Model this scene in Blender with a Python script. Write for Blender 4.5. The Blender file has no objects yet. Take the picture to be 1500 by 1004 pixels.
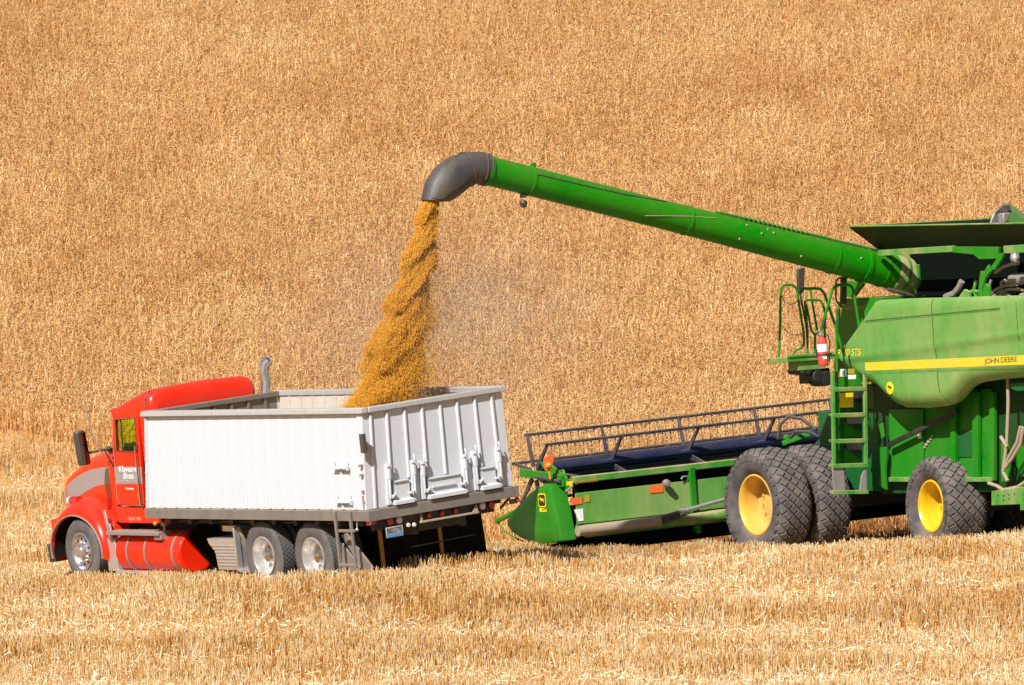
import bpy, math, random
import numpy as np
from mathutils import Vector, Matrix
random.seed(7)
rng = np.random.default_rng(11)
S = bpy.context.scene
COL = S.collection
R_ = math.radians

# ------------------------------------------------------------------ camera
FPX = 8820.0
PITCH = R_(4.0)
CAM = np.array([0, 0, 10.0])
c_r = np.array([1, 0, 0.]); c_f = np.array([0, math.cos(PITCH), -math.sin(PITCH)]); c_u = np.array([0, math.sin(PITCH), math.cos(PITCH)])
cam = bpy.data.cameras.new('camera'); camo = bpy.data.objects.new('camera', cam); COL.objects.link(camo)
cam.lens = 36.0 * FPX / 1500; cam.sensor_width = 36; cam.clip_start = 1; cam.clip_end = 3000
camo.location = CAM; camo.rotation_euler = (R_(90) - PITCH, 0, 0)
S.camera = camo

# the two vehicles' poses (columns: forward, left, up) on the uneven field
RT = np.array([[-0.57081, -0.81341, -0.11203], [0.81772, -0.5755, 0.01209], [-0.07431, -0.0847, 0.99363]]); TT = np.array([-0.9234, 88.8749, 0.2424])
RC = np.array([[-0.51002, -0.85778, -0.06402], [0.85513, -0.51367, 0.06994], [-0.09288, -0.01907, 0.99549]]); TC = np.array([6.0122, 96.781, -0.13])
def _loc(px, py, a, v, R, T):
    d = c_f + c_r * (px - 750) / FPX - c_u * (py - 502) / FPX
    o = R.T @ (CAM - T); dl = R.T @ d
    return tuple(o + dl * ((v - o[a]) / dl[a]))
def TP(px, py, a, v): return _loc(px, py, a, v, RT, TT)
def CP(px, py, a, v): return _loc(px, py, a, v, RC, TC)

# ------------------------------------------------------------------ mesh builder
class MB:
    def __init__(s): s.v = []; s.f = []
    def add(s, vs, fs):
        b = len(s.v); s.v += [tuple(float(c) for c in p) for p in vs]; s.f += [tuple(i + b for i in f) for f in fs]; return s
    def box(s, c, d, m=None):
        x, y, z = d[0] / 2, d[1] / 2, d[2] / 2
        vs = [Vector((i, j, k)) for i in (-x, x) for j in (-y, y) for k in (-z, z)]
        if m is not None: vs = [m @ p for p in vs]
        vs = [p + Vector(c) for p in vs]
        return s.add(vs, [(0, 1, 3, 2), (4, 6, 7, 5), (0, 4, 5, 1), (2, 3, 7, 6), (0, 2, 6, 4), (1, 5, 7, 3)])
    def span(s, a, b):
        return s.box([(a[i] + b[i]) / 2 for i in range(3)], [abs(b[i] - a[i]) for i in range(3)])
    def bar(s, p, q, w, h, up=(0, 0, 1)):
        p, q, up = Vector(p), Vector(q), Vector(up)
        d = (q - p).normalized(); a = d.cross(up)
        if a.length < 1e-4: a = d.cross(Vector((1, 0, 0)))
        a.normalize(); b = a.cross(d).normalized()
        vs = [e + a * (w / 2 * i) + b * (h / 2 * j) for e in (p, q) for i, j in ((-1, -1), (1, -1), (1, 1), (-1, 1))]
        return s.add(vs, [(0, 1, 2, 3), (7, 6, 5, 4), (0, 4, 5, 1), (1, 5, 6, 2), (2, 6, 7, 3), (3, 7, 4, 0)])
    def tube(s, pts, r, n=8, caps=True):
        pts = [Vector(p) for p in pts]; rs = r if isinstance(r, (list, tuple)) else [r] * len(pts)
        rings = []; prev = None
        for i, p in enumerate(pts):
            t = (pts[min(i + 1, len(pts) - 1)] - pts[max(i - 1, 0)]).normalized()
            if prev is None:
                a = t.cross(Vector((0, 0, 1)))
                if a.length < 1e-3: a = t.cross(Vector((1, 0, 0)))
            else:
                a = prev - t * prev.dot(t)
            a.normalize(); prev = a; b = t.cross(a)
            rings.append([p + (a * math.cos(2 * math.pi * k / n) + b * math.sin(2 * math.pi * k / n)) * rs[i] for k in range(n)])
        return s.rings(rings, True, caps)
    def rings(s, rings, closed=True, caps=False):
        n = len(rings[0]); b0 = len(s.v)
        s.v += [tuple(float(c) for c in p) for r in rings for p in r]
        m = n if closed else n - 1
        for i in range(len(rings) - 1):
            for k in range(m):
                k2 = (k + 1) % n
                s.f.append((b0 + i * n + k, b0 + i * n + k2, b0 + (i + 1) * n + k2, b0 + (i + 1) * n + k))
        if caps:
            s.f.append(tuple(b0 + k for k in range(n))[::-1]); s.f.append(tuple(b0 + (len(rings) - 1) * n + k for k in range(n)))
        return s
    def lathe(s, prof, c, ax=(0, 1, 0), n=32, closed=False):
        # prof: (radius, height along ax)
        ax = Vector(ax).normalized(); a = ax.cross(Vector((0, 0, 1)))
        if a.length < 1e-3: a = ax.cross(Vector((1, 0, 0)))
        a.normalize(); b = a.cross(ax); c = Vector(c)
        rings = [[c + ax * h + (a * math.cos(2 * math.pi * k / n) + b * math.sin(2 * math.pi * k / n)) * r for k in range(n)] for r, h in prof]
        if closed: rings.append(rings[0])
        return s.rings(rings, True, False)
    def disc(s, c, ax, r, t, n=24):
        return s.lathe([(1e-4, t), (r * .96, t), (r, t * .6), (r, 0), (1e-4, 0)], c, ax, n)
    def prism(s, poly, off):
        n = len(poly); off = Vector(off); p = [Vector(q) for q in poly]
        vs = p + [q + off for q in p]
        return s.add(vs, [tuple(range(n))[::-1], tuple(range(n, 2 * n))] + [(i, (i + 1) % n, n + (i + 1) % n, n + i) for i in range(n)])
    def ball(s, c, r, n=10):
        pr = [(max(1e-4, r * math.sin(math.pi * i / n)), -r * math.cos(math.pi * i / n)) for i in range(n + 1)]
        return s.lathe(pr, c, (0, 0, 1), n * 2)
    def warp(s, fn):
        s.v = [tuple(fn(*p)) for p in s.v]; return s
    def build(s, name, mat, parent=None, bevel=0, ang=35, smooth=True, label=None):
        me = bpy.data.meshes.new(name); me.from_pydata(s.v, [], s.f); me.update()
        import bmesh
        bm = bmesh.new(); bm.from_mesh(me); bmesh.ops.recalc_face_normals(bm, faces=bm.faces[:]); bm.to_mesh(me); bm.free()
        if smooth:
            me.polygons.foreach_set('use_smooth', [True] * len(me.polygons)); me.set_sharp_from_angle(angle=R_(ang))
        me.materials.append(mat)
        o = bpy.data.objects.new(name, me); COL.objects.link(o)
        if parent is not None: o.parent = parent
        if bevel:
            m = o.modifiers.new('bevel', 'BEVEL'); m.width = bevel; m.segments = 2; m.limit_method = 'ANGLE'; m.angle_limit = R_(40)
        if label: o['label'] = label
        return o

def tag(o, label, cat, group=None, kind=None):
    o['label'] = label; o['category'] = cat
    if group: o['group'] = group
    if kind: o['kind'] = kind
    return o
def root(name, R, T, label, cat):
    o = bpy.data.objects.new(name, None); COL.objects.link(o); o.empty_display_size = .3
    m = Matrix.Identity(4)
    for i in range(3):
        for j in range(3): m[i][j] = R[i][j]
        m[i][3] = T[i]
    o.matrix_world = m
    return tag(o, label, cat)
def rename_copy(o, parent, loc=None, rot=None):
    c = o.copy(); COL.objects.link(c); c.parent = parent
    if loc is not None: c.location = loc
    if rot is not None: c.rotation_euler = rot
    for ch in o.children:
        d = ch.copy(); COL.objects.link(d); d.parent = c
    return c

# ------------------------------------------------------------------ materials
def newmat(name):
    m = bpy.data.materials.new(name); m.use_nodes = True
    nt = m.node_tree; b = nt.nodes['Principled BSDF']; return m, nt, b
def mixrgb(nt, fac, a, b, mode='MIX'):
    n = nt.nodes.new('ShaderNodeMix'); n.data_type = 'RGBA'; n.blend_type = mode
    for s, v in ((n.inputs[0], fac), (n.inputs[6], a), (n.inputs[7], b)):
        if hasattr(v, 'links') or isinstance(v, bpy.types.NodeSocket): nt.links.new(v, s)
        elif isinstance(v, (int, float)): s.default_value = v
        else: s.default_value = (*v, 1)
    return n.outputs[2]
def noise(nt, scale, detail=4, rough=.6, vec=None, stretch=None):
    n = nt.nodes.new('ShaderNodeTexNoise'); n.inputs['Scale'].default_value = scale; n.inputs['Detail'].default_value = detail; n.inputs['Roughness'].default_value = rough
    if vec is None: vec = nt.nodes.new('ShaderNodeTexCoord').outputs['Object']
    if stretch:
        mp = nt.nodes.new('ShaderNodeMapping'); mp.inputs['Scale'].default_value = stretch; nt.links.new(vec, mp.inputs[0]); vec = mp.outputs[0]
    nt.links.new(vec, n.inputs['Vector']); return n.outputs['Fac']
def ramp(nt, v, a, b, lo=0., hi=1.):
    n = nt.nodes.new('ShaderNodeMapRange'); n.inputs[1].default_value = a; n.inputs[2].default_value = b; n.inputs[3].default_value = lo; n.inputs[4].default_value = hi
    nt.links.new(v, n.inputs[0]); return n.outputs[0]
def math_(nt, op, a, b=0.):
    n = nt.nodes.new('ShaderNodeMath'); n.operation = op; n.use_clamp = op in ('ADD', 'MULTIPLY')
    for s, v in ((n.inputs[0], a), (n.inputs[1], b)):
        if isinstance(v, bpy.types.NodeSocket): nt.links.new(v, s)
        else: s.default_value = v
    return n.outputs[0]
DUST = (.50, .36, .20)
def paint(name, col, rough=.35, metal=0., dust=.15, up=.5, dustcol=DUST, scale=2.2, streak=(1, 1, .35), coat=0., var=.12, bump=0., specular=.5):
    m, nt, b = newmat(name)
    n1 = noise(nt, scale, 6, .65, stretch=streak); n2 = noise(nt, scale * 9, 3, .7)
    base = mixrgb(nt, ramp(nt, n2, .3, .7), tuple(c * (1 - var) for c in col), tuple(min(1, c * (1 + var)) for c in col))
    if dust > 0 or up > 0:
        g = nt.nodes.new('ShaderNodeTexCoord'); sx = nt.nodes.new('ShaderNodeSeparateXYZ'); nt.links.new(g.outputs['Normal'], sx.inputs[0])
        upf = ramp(nt, sx.outputs[2], .35, .95, 0, up)          # dust that has settled on upward faces
        pat = math_(nt, 'MULTIPLY', ramp(nt, n1, .35, .75), dust * 1.6)
        f = math_(nt, 'ADD', pat, math_(nt, 'MULTIPLY', upf, ramp(nt, n2, .25, .6)))
        base = mixrgb(nt, f, base, dustcol)
        r = nt.nodes.new('ShaderNodeMapRange'); r.inputs[3].default_value = rough; r.inputs[4].default_value = .85; nt.links.new(f, r.inputs[0]); nt.links.new(r.outputs[0], b.inputs['Roughness'])
    else: b.inputs['Roughness'].default_value = rough
    nt.links.new(base, b.inputs['Base Color']); b.inputs['Metallic'].default_value = metal
    b.inputs['Coat Weight'].default_value = coat; b.inputs['Specular IOR Level'].default_value = specular
    if bump:
        bp = nt.nodes.new('ShaderNodeBump'); bp.inputs['Strength'].default_value = bump; bp.inputs['Distance'].default_value = .02
        nt.links.new(n2, bp.inputs['Height']); nt.links.new(bp.outputs[0], b.inputs['Normal'])
    return m
M = {}
M['red'] = paint('red_paint', (.76, .017, .002), .28, dust=.02, up=.06, coat=.25, var=.05, specular=.35)
M['white'] = paint('white_paint', (.545, .555, .58), .5, dust=.05, up=.05, var=.03, dustcol=(.5, .42, .33))
M['rail_white'] = paint('weathered_white_rail', (.40, .395, .39), .5, dust=.2, up=.3, dustcol=(.36, .30, .24))
M['white_in'] = paint('worn_white_inside', (.60, .56, .50), .6, dust=.3, up=.2)
M['silver'] = paint('silver_grey_paint', (.33, .30, .31), .35, dust=.05, up=.1, metal=.2)
M['steel'] = paint('dull_steel', (.30, .28, .27), .5, metal=.4, dust=.15, up=.3)
M['greydeck'] = paint('grey_deck_steel', (.15, .135, .125), .6, dust=.14, up=.45)
M['alu'] = paint('aluminium', (.62, .60, .58), .35, metal=.7, dust=.1, up=.2)
M['wheel_alu'] = paint('polished_wheel', (.62, .63, .68), .24, metal=.9, dust=.05, up=0)
M['chrome'] = paint('chrome', (.75, .75, .78), .12, metal=1, dust=0, up=0)
M['black'] = paint('black_frame', (.012, .012, .013), .55, dust=.06, up=.12)
M['dark'] = paint('dark_plastic', (.03, .03, .032), .5, dust=.1, up=.2)
M['boot'] = paint('grey_rubber_spout', (.042, .039, .042), .5, dust=.06, up=.12)
M['rubber'] = paint('tyre_rubber', (.075, .07, .068), .75, dust=.22, up=.15, dustcol=(.33, .27, .21), scale=3, streak=(1, 1, 1), bump=.15)
M['rubber_dusty'] = paint('dusty_field_tyre_rubber', (.05, .046, .05), .8, dust=.26, up=.3, dustcol=(.34, .27, .21), scale=3, streak=(1, 1, 1), bump=.15)
M['green'] = paint('green_paint', (.006, .19, .005), .38, dust=.05, up=.25, specular=.2)
M['plate'] = paint('shaded_plate', (.42, .43, .45), .5, dust=.1, up=0)  # plate white greyed to hold the shade at the truck's rear
M['green_auger'] = paint('green_auger_paint', (.005, .20, .002), .36, dust=.08, up=.16, specular=.15, scale=1.6, streak=(1, .5, 1), dustcol=(.30, .22, .05))
M['green_dusty'] = paint('dusty_green_panel_paint', (.048, .27, .032), .36, dust=.40, up=.4, dustcol=(.42, .38, .16), scale=1.2, streak=(.7, 1, .22))
M['green_beam'] = paint('dusty_green_beam_paint', (.03, .24, .02), .4, dust=.35, up=.75, scale=3)
M['green_dark'] = paint('dark_green_paint', (.006, .10, .022), .4, dust=.02, up=.15, specular=.25)
M['drum'] = paint('dark_blue_reel_tube', (.010, .014, .045), .28, dust=.02, up=.06, coat=.4)
M['reelbar'] = paint('dark_grey_reel_bar', (.03, .03, .05), .4, dust=.1, up=.2)
M['green_shaded'] = paint('deep_shadow_green_paint', (.003, .05, .008), .5, dust=.03, up=.1, specular=.2)  # green darkened to paint shade on the body core and divider front
M['dusty_sleeve'] = paint('dust_caked_sleeve', (.20, .22, .06), .8, dust=.6, up=.6, dustcol=(.44, .33, .17), scale=5, streak=(1, 1, 1))
M['yellow'] = paint('yellow_rim_paint', (.72, .43, .01), .3, dust=.03, up=.1)
M['yellow_dusty'] = paint('dusty_yellow_rim_paint', (.72, .40, .03), .4, dust=.5, up=.1, dustcol=(.52, .36, .2), scale=1.0)
M['stripe'] = paint('yellow_stripe', (.78, .52, .02), .4, dust=.15, up=.2)
M['decal_yellow'] = paint('yellow_decal', (.85, .62, .01), .4, dust=0, up=0)
M['decal_dim'] = paint('gold_decal', (.50, .30, .02), .5, dust=0, up=0)
M['decal_white'] = paint('white_decal', (.85, .85, .83), .4, dust=.04, up=0)
M['decal_black'] = paint('black_decal', (.015, .015, .012), .4, dust=0, up=0)
M['decal_green'] = paint('green_decal', (.02, .13, .02), .4, dust=0, up=0)
M['decal_orange'] = paint('orange_reflector', (.80, .14, .02), .4, dust=.08, up=0)
M['decal_blue'] = paint('blue_plate', (.08, .25, .45), .4, dust=0, up=0)
M['redlens'] = paint('red_lamp_lens', (.45, .012, .012), .2, dust=.03, up=0, coat=.5)
M['clearlens'] = paint('clear_lamp_lens', (.62, .60, .60), .25, dust=.1, up=0, coat=.5)
M['amber'] = paint('amber_lamp_lens', (.75, .30, .02), .25, dust=0, up=0, coat=.5)
M['ext_red'] = paint('red_extinguisher_paint', (.55, .05, .04), .3, dust=.12, up=.1)
M['yellow_strip'] = paint('worn_yellow_strip', (.50, .24, .03), .6, dust=.1, up=0)
M['mudflap'] = paint('black_rubber_flap', (.004, .004, .004), .8, dust=.02, up=0, specular=.1)
M['shade_black'] = paint('black_for_shade', (.004, .006, .004), .9, dust=0, up=0, specular=.05)  # flat black painting the shade in the tank recess and header gaps
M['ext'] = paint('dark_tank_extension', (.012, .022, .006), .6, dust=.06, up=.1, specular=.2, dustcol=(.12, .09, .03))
M['greytarp'] = paint('grey_front_wall', (.13, .115, .10), .7, dust=.1, up=.2)
M['hose'] = paint('dusty_hose', (.33, .26, .19), .7, dust=.2, up=.2)
M['seat'] = paint('dark_interior', (.02, .02, .02), .8, dust=.05, up=.05)
def glassmat(name, tint, gl=.10):
    m, nt, b = newmat(name); nt.nodes.remove(b); out = nt.nodes['Material Output']
    t = nt.nodes.new('ShaderNodeBsdfTransparent'); t.inputs[0].default_value = (*tint, 1)
    g = nt.nodes.new('ShaderNodeBsdfGlossy'); g.inputs['Roughness'].default_value = .04
    mx = nt.nodes.new('ShaderNodeMixShader'); mx.inputs[0].default_value = gl
    nt.links.new(t.outputs[0], mx.inputs[1]); nt.links.new(g.outputs[0], mx.inputs[2]); nt.links.new(mx.outputs[0], out.inputs[0])
    return m
M['glass'] = glassmat('tinted_cab_glass', (.86, .95, .50), .02)
M['mirror'] = paint('mirror_glass', (.16, .16, .2), .03, metal=1, dust=0, up=0)

def straw_mat(name, cols, trans=.3, patch=0.):
    m, nt, b = newmat(name)
    at = nt.nodes.new('ShaderNodeAttribute'); at.attribute_name = 'tint'
    cr = nt.nodes.new('ShaderNodeValToRGB'); e = cr.color_ramp.elements
    for i, (p, c) in enumerate(cols):
        el = e[i] if i < 2 else e.new(p)
        el.position = p; el.color = (*c, 1)
    nt.links.new(at.outputs['Fac'], cr.inputs[0]); col = cr.outputs[0]
    if patch:
        n = noise(nt, .22, 3, .6); n2 = noise(nt, 1.3, 2, .5)
        col = mixrgb(nt, math_(nt, 'MULTIPLY', ramp(nt, n, .35, .7), patch), col, (.62, .34, .13))
    nt.links.new(col, b.inputs['Base Color']); b.inputs['Roughness'].default_value = .6; b.inputs['Specular IOR Level'].default_value = .25
    tl = nt.nodes.new('ShaderNodeBsdfTranslucent'); nt.links.new(col, tl.inputs[0])
    mx = nt.nodes.new('ShaderNodeMixShader'); mx.inputs[0].default_value = trans
    nt.links.new(b.outputs[0], mx.inputs[1]); nt.links.new(tl.outputs[0], mx.inputs[2]); nt.links.new(mx.outputs[0], nt.nodes['Material Output'].inputs[0])
    return m
M['wheat'] = straw_mat('ripe_wheat', [(0, (.56, .285, .085)), (.5, (.84, .515, .215)), (1, (.97, .74, .40))], .25, .18)
M['stubble'] = straw_mat('straw_stubble', [(0, (.55, .21, .02)), (.5, (.90, .60, .23)), (1, (.98, .88, .62))], .4)
M['litter'] = straw_mat('loose_straw', [(0, (.62, .36, .13)), (.5, (.88, .68, .38)), (1, (.96, .88, .68))], .3)
M['grain'] = straw_mat('falling_grain_kernels', [(0, (.64, .24, .010)), (.5, (.96, .48, .035)), (1, (.98, .68, .13))], .35)
def soil():
    m, nt, b = newmat('field_soil')
    g = nt.nodes.new('ShaderNodeNewGeometry').outputs['Position']
    n1 = noise(nt, .5, 5, .6, g); n2 = noise(nt, 22, 4, .75, g, (1, .35, 1))
    c = mixrgb(nt, ramp(nt, n2, .35, .65), (.40, .16, .03), (.70, .40, .13))
    c = mixrgb(nt, ramp(nt, n1, .35, .7, 0, .4), c, (.48, .27, .10))
    # far off, the hill is ripe wheat too
    sx = nt.nodes.new('ShaderNodeSeparateXYZ'); nt.links.new(g, sx.inputs[0])
    nt.links.new(c, b.inputs['Base Color']); b.inputs['Roughness'].default_value = .9
    bp = nt.nodes.new('ShaderNodeBump'); bp.inputs['Strength'].default_value = .6; bp.inputs['Distance'].default_value = .05
    nt.links.new(n2, bp.inputs['Height']); nt.links.new(bp.outputs[0], b.inputs['Normal'])
    return m
M['soil'] = soil()

# ------------------------------------------------------------------ lettering
def lettering(txt, mat, parent, origin, rightv, upv, width, height=None, shear=0., name='lettering', thick=.002, spacing=1.0):
    cu = bpy.data.curves.new('text', 'FONT'); cu.body = txt; cu.size = 1; cu.shear = shear; cu.extrude = .004; cu.space_character = spacing
    to = bpy.data.objects.new('text', cu); COL.objects.link(to)
    bpy.context.view_layer.update()
    me = bpy.data.meshes.new_from_object(to.evaluated_get(bpy.context.evaluated_depsgraph_get()))
    bpy.data.objects.remove(to); bpy.data.curves.remove(cu)
    xs = [v.co.x for v in me.vertices]; ys = [v.co.y for v in me.vertices]
    x0, x1, y0, y1 = min(xs), max(xs), min(ys), max(ys)
    sx = width / (x1 - x0); sy = (height / (y1 - y0)) if height else sx
    r = Vector(rightv).normalized(); u = Vector(upv).normalized(); n = r.cross(u)
    for v in me.vertices:
        c = v.co.copy(); v.co = Vector(origin) + r * ((c.x - x0) * sx) + u * ((c.y - y0) * sy) + n * (c.z * thick / .004)
    me.name = name; me.materials.clear(); me.materials.append(mat)
    o = bpy.data.objects.new(name, me); COL.objects.link(o); o.parent = parent
    return o
def letter_px(F, txt, mat, parent, pl, pr, axis, val, hpx, upv, shear=0., name='lettering', **k):
    a = Vector(F(*pl, axis, val)); b = Vector(F(*pr, axis, val)); t = Vector(F(pl[0], pl[1] - hpx, axis, val))
    return lettering(txt, mat, parent, a, b - a, upv, (b - a).length, abs((t - a).dot(Vector(upv))), shear, name, **k)

WHEAT_D, STUB_D, LIT_D, GRAIN_N, EXPO, DUST_D = 225, 450, 380, 300000, 0.46, .30
# ================================================================== GRAIN TRUCK  (x forward, y left, z up; x = 0 at the back of the box)
truck = root('grain_truck', RT, TT, 'red farm truck with tall white ribbed grain box standing under the grain stream', 'truck')
ZD, ZT = 1.24, 2.66
def bw(x, y, z):
    t = max(0, (z - ZD) / 1.45); return (x + (.045 - .09 * x / 6.2) * t - .03 * t, y * (1 - .045 * t) - .057 * t, z)
# side walls
for sgn in (1, -1):
    b = MB(); b.span((.16, sgn * 1.27, ZD), (6.17, sgn * 1.30, ZT))
    for i in range(18):
        x = .30 + i * .336
        p = [(x - .028, 1.30), (x - .012, 1.336), (x + .012, 1.336), (x + .028, 1.30)]
        b.prism([(q[0], sgn * q[1], ZD + .01) for q in p], (0, 0, ZT - ZD - .08))
    b.span((0.0, sgn * 1.20, ZD), (.155, sgn * 1.322, ZT))           # corner post
    b.span((6.172, sgn * 1.22, ZD), (6.235, sgn * 1.318, ZT))
    for i in range(18):                                              # bolt heads along the foot
        b.box((.13 + i * .336, sgn * 1.304, ZD + .035), (.022, .014, .022))
    for i in range(7):
        b.box((6.205, sgn * 1.322, ZD + .12 + i * .21), (.03, .02, .03))
    b.warp(bw); b.build('side_wall', M['white'], truck, .004)
    r = MB(); r.span((-.06, sgn * 1.24, ZT), (6.27, sgn * 1.372, ZT + .085)); r.warp(bw); r.build('top_rail', M['rail_white'], truck, .012)
inn = MB()
for sgn in (1, -1):
    inn.span((.17, sgn * 1.262, ZD), (6.16, sgn * 1.268, ZT - .002))
    for i in range(17): inn.span((.45 + i * .336, sgn * 1.235, ZD), (.49 + i * .336, sgn * 1.261, ZT - .01))
inn.warp(bw); inn.build('box_lining', M['white_in'], truck)
b = MB(); b.span((6.17, -1.215, ZD), (6.20, 1.215, ZT)); 
for i in range(7): b.span((6.14, -1.0 + i * .33, ZD), (6.168, -.95 + i * .33, ZT))
b.warp(bw); b.build('front_wall', M['greytarp'], truck)
b = MB(); b.span((6.12, -1.235, ZT), (6.268, 1.235, ZT + .083)); b.warp(bw); b.build('top_rail', M['greytarp'], truck, .012)
b = MB(); b.span((.02, -1.255, ZD - .03), (6.16, 1.255, ZD + .02)); b.build('box_floor', M['white_in'], truck)
# tailgate wall with three grain gates
RIBY = [1.17, .866, .537, .21, -.13, -.45, -.787, -1.11]
b = MB(); b.span((-.0, -1.195, ZD), (.03, 1.195, ZT))
gates = [(.90, .52, 1.60), (.28, -.42, 1.56), (-.68, -1.05, 1.58)]
for y in RIBY:
    z0 = ZD + .01
    for g0, g1, gz in gates:
        if g1 - .03 < y < g0 + .03: z0 = gz + .02
    p = [(-.002, y + .032), (-.032, y + .014), (-.032, y - .014), (-.002, y - .032)]
    b.prism([(q[0], q[1], z0) for q in p], (0, 0, ZT - z0 - .03))
b.warp(bw); tail = b.build('tailgate', M['white'], truck, .004)
b = MB(); b.span((-.065, -1.236, ZT), (.05, 1.236, ZT + .083)); b.warp(bw); b.build('top_rail', M['rail_white'], truck, .012)
for g0, g1, gz in gates:
    b = MB(); b.span((-.045, g1 + .04, ZD + .06), (-.02, g0 - .04, gz)); b.span((-.07, g1 + .06, gz - .02), (-.02, g0 - .06, gz + .006))
    b.warp(bw); g = b.build('grain_gate', M['white'], truck, .005)
    t = MB(); t.prism([(-.02, g0 - .02, ZD + .10), (-.13, g0 - .02, ZD + .07), (-.13, g0 - .02, ZD + .015), (-.02, g0 - .02, ZD + .015)], (0, g1 - g0 + .04, 0)); t.build('gate_lip', M['white'], g, .004)
    for y, s in ((g0 + .035, 1), (g1 - .035, -1)):
        h = MB(); h.span((-.055, y - .03, ZD + .03), (-.0, y + .03, gz + .27)); h.span((-.10, y - .02, gz + .05), (-.05, y + .02, gz + .22))
        h.tube([(-.09, y, gz + .2), (-.12, y, gz + .3), (-.10, y, gz + .36)], .014)
        h.tube([(-.08, y - s * .03, ZD + .12), (-.14, y - s * .07, ZD + .2)], .016); h.tube([(-.08, y, ZD + .12), (-.08, y, gz + .1)], .018)
        h.box((-.09, y, gz + .24), (.05, .075, .03)); h.box((-.07, y - s * .06, ZD + .16), (.05, .09, .03))
        h.warp(bw); h.build('gate_lever', M['white'], g, .004)
    if g0 < .5 and g1 > -.5:
        h = MB(); h.span((-.075, -.25, ZD + .17), (-.045, .17, ZD + .20)); h.warp(bw); h.build('gate_handle', M['white'], g, .003)
# fold-down foot plates and fittings on the left wall
for (xa, ya), (xb, yb) in (((487, 686), (508, 686)), ((494, 736), (515, 736))):
    p = TP(xa, ya, 1, 1.31); q = TP(xb, yb, 1, 1.31); z = (p[2] + q[2]) / 2
    b = MB(); b.span((q[0], 1.305, z - .008), (p[0], 1.365, z + .008)); b.span((q[0] + .01, 1.305, z + .07), (q[0] + .03, 1.316, z + .10)); b.span((p[0] - .03, 1.305, z + .07), (p[0] - .01, 1.316, z + .10)); b.span((q[0] - .02, 1.305, z - .04), (q[0], 1.35, z + .03))
    b.warp(lambda x, y, zz: (x, y - .057 * (zz - ZD) / 1.45, zz)); b.build('foot_plate', M['white'], truck, .003)
b = MB(); p = TP(529, 636, 1, 1.32); q = TP(533, 664, 1, 1.32)
b.span((p[0] - .055, 1.28, q[2]), (p[0] + .03, 1.345, p[2])); b.span((-.05, 1.21, q[2] + .03), (.0, 1.28, q[2] + .12)); b.build('latch_box', M['dark'], truck, .004)
for z in (1.36, 1.52, 1.76, 1.9): b = MB(); b.box((.05, 1.305, z), (.05, .05, .035)); b.build('wall_clasp', M['steel'], truck)
b = MB(); b.tube([(.06, 1.325, 1.26), (.06, 1.325, 1.46)], .014); b.build('clasp_rod', M['steel'], truck)
# deck apron round the foot of the box
b = MB(); b.span((-.09, -1.36, 1.075), (-.02, 1.36, 1.236)); b.span((-.018, 1.27, 1.08), (6.24, 1.345, 1.234)); b.span((-.018, -1.345, 1.08), (6.24, -1.27, 1.234)); b.span((6.1, -1.268, 1.082), (6.235, 1.268, 1.232))
b.build('deck_apron', M['greydeck'], truck, .006)
# chassis
b = MB()
for s in (1, -1): b.span((.1, s * .38, .76), (9.5, s * .48, 1.05))
for x in (.12, 1.0, 1.75, 2.45, 3.13, 4.2, 5.2, 6.0, 7.2, 8.6): b.span((x - .06, -.40, .80), (x + .06, .40, 1.0))
for x in (.3, .9, 1.5, 2.1, 2.7, 3.3, 3.9, 4.5, 5.1, 5.7): b.span((x - .05, -1.25, .99), (x + .05, 1.25, 1.07))
b.span((.02, -.93, .92), (.09, 1.22, 1.07)); b.span((3.85, -.9, .55), (6.1, .35, 1.0))
b.build('chassis_frame', M['black'], truck, .004)
for x in (1.75, 3.13, 8.6):
    b = MB(); b.tube([(x, -1.0, .5), (x, 1.0, .5)], .07, 10); b.ball((x, 0, .5), .2, 8); b.build('axle', M['black'], truck)
b = MB(); b.span((.18, -1.15, 1.0), (5.9, 1.15, 1.03)); b.build('box_underside', M['black'], truck)

# wheels --------------------------------------------------
def truck_tyre(w, R=.515, rim=.295, blocks=True):
    h = w / 2; p = [(rim, -h * .72), (rim + .03, -h * .86), (rim + .09, -h), (R - .06, -h * .97), (R - .018, -h * .86), (R, -h * .74)]
    tr = [-.52, -.46, -.18, -.12, .12, .18, .46, .52]
    for i, t in enumerate(tr):
        p.append((R if i % 2 == 0 else R - .012, h * t - .006)); p.append((R - .012 if i % 2 == 0 else R, h * t))
    p += [(R, h * .74), (R - .018, h * .86), (R - .06, h * .97), (rim + .09, h), (rim + .03, h * .86), (rim, h * .72), (rim - .02, 0)]
    m = MB(); m.lathe(p, (0, 0, 0), (0, 1, 0), 56, True)
    if blocks:
        for k in range(48):
            a = 2 * math.pi * k / 48
            for yy in (-.66, -.32, 0, .32, .66):
                a2 = a + (.06 if abs(yy) in (.32,) else 0)
                mm = Matrix.Rotation(-a2, 3, 'Y')
                m.box(mm @ Vector((R + .001, h * yy, 0)), (.012, h * .26, .045), mm)
    return m
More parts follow.
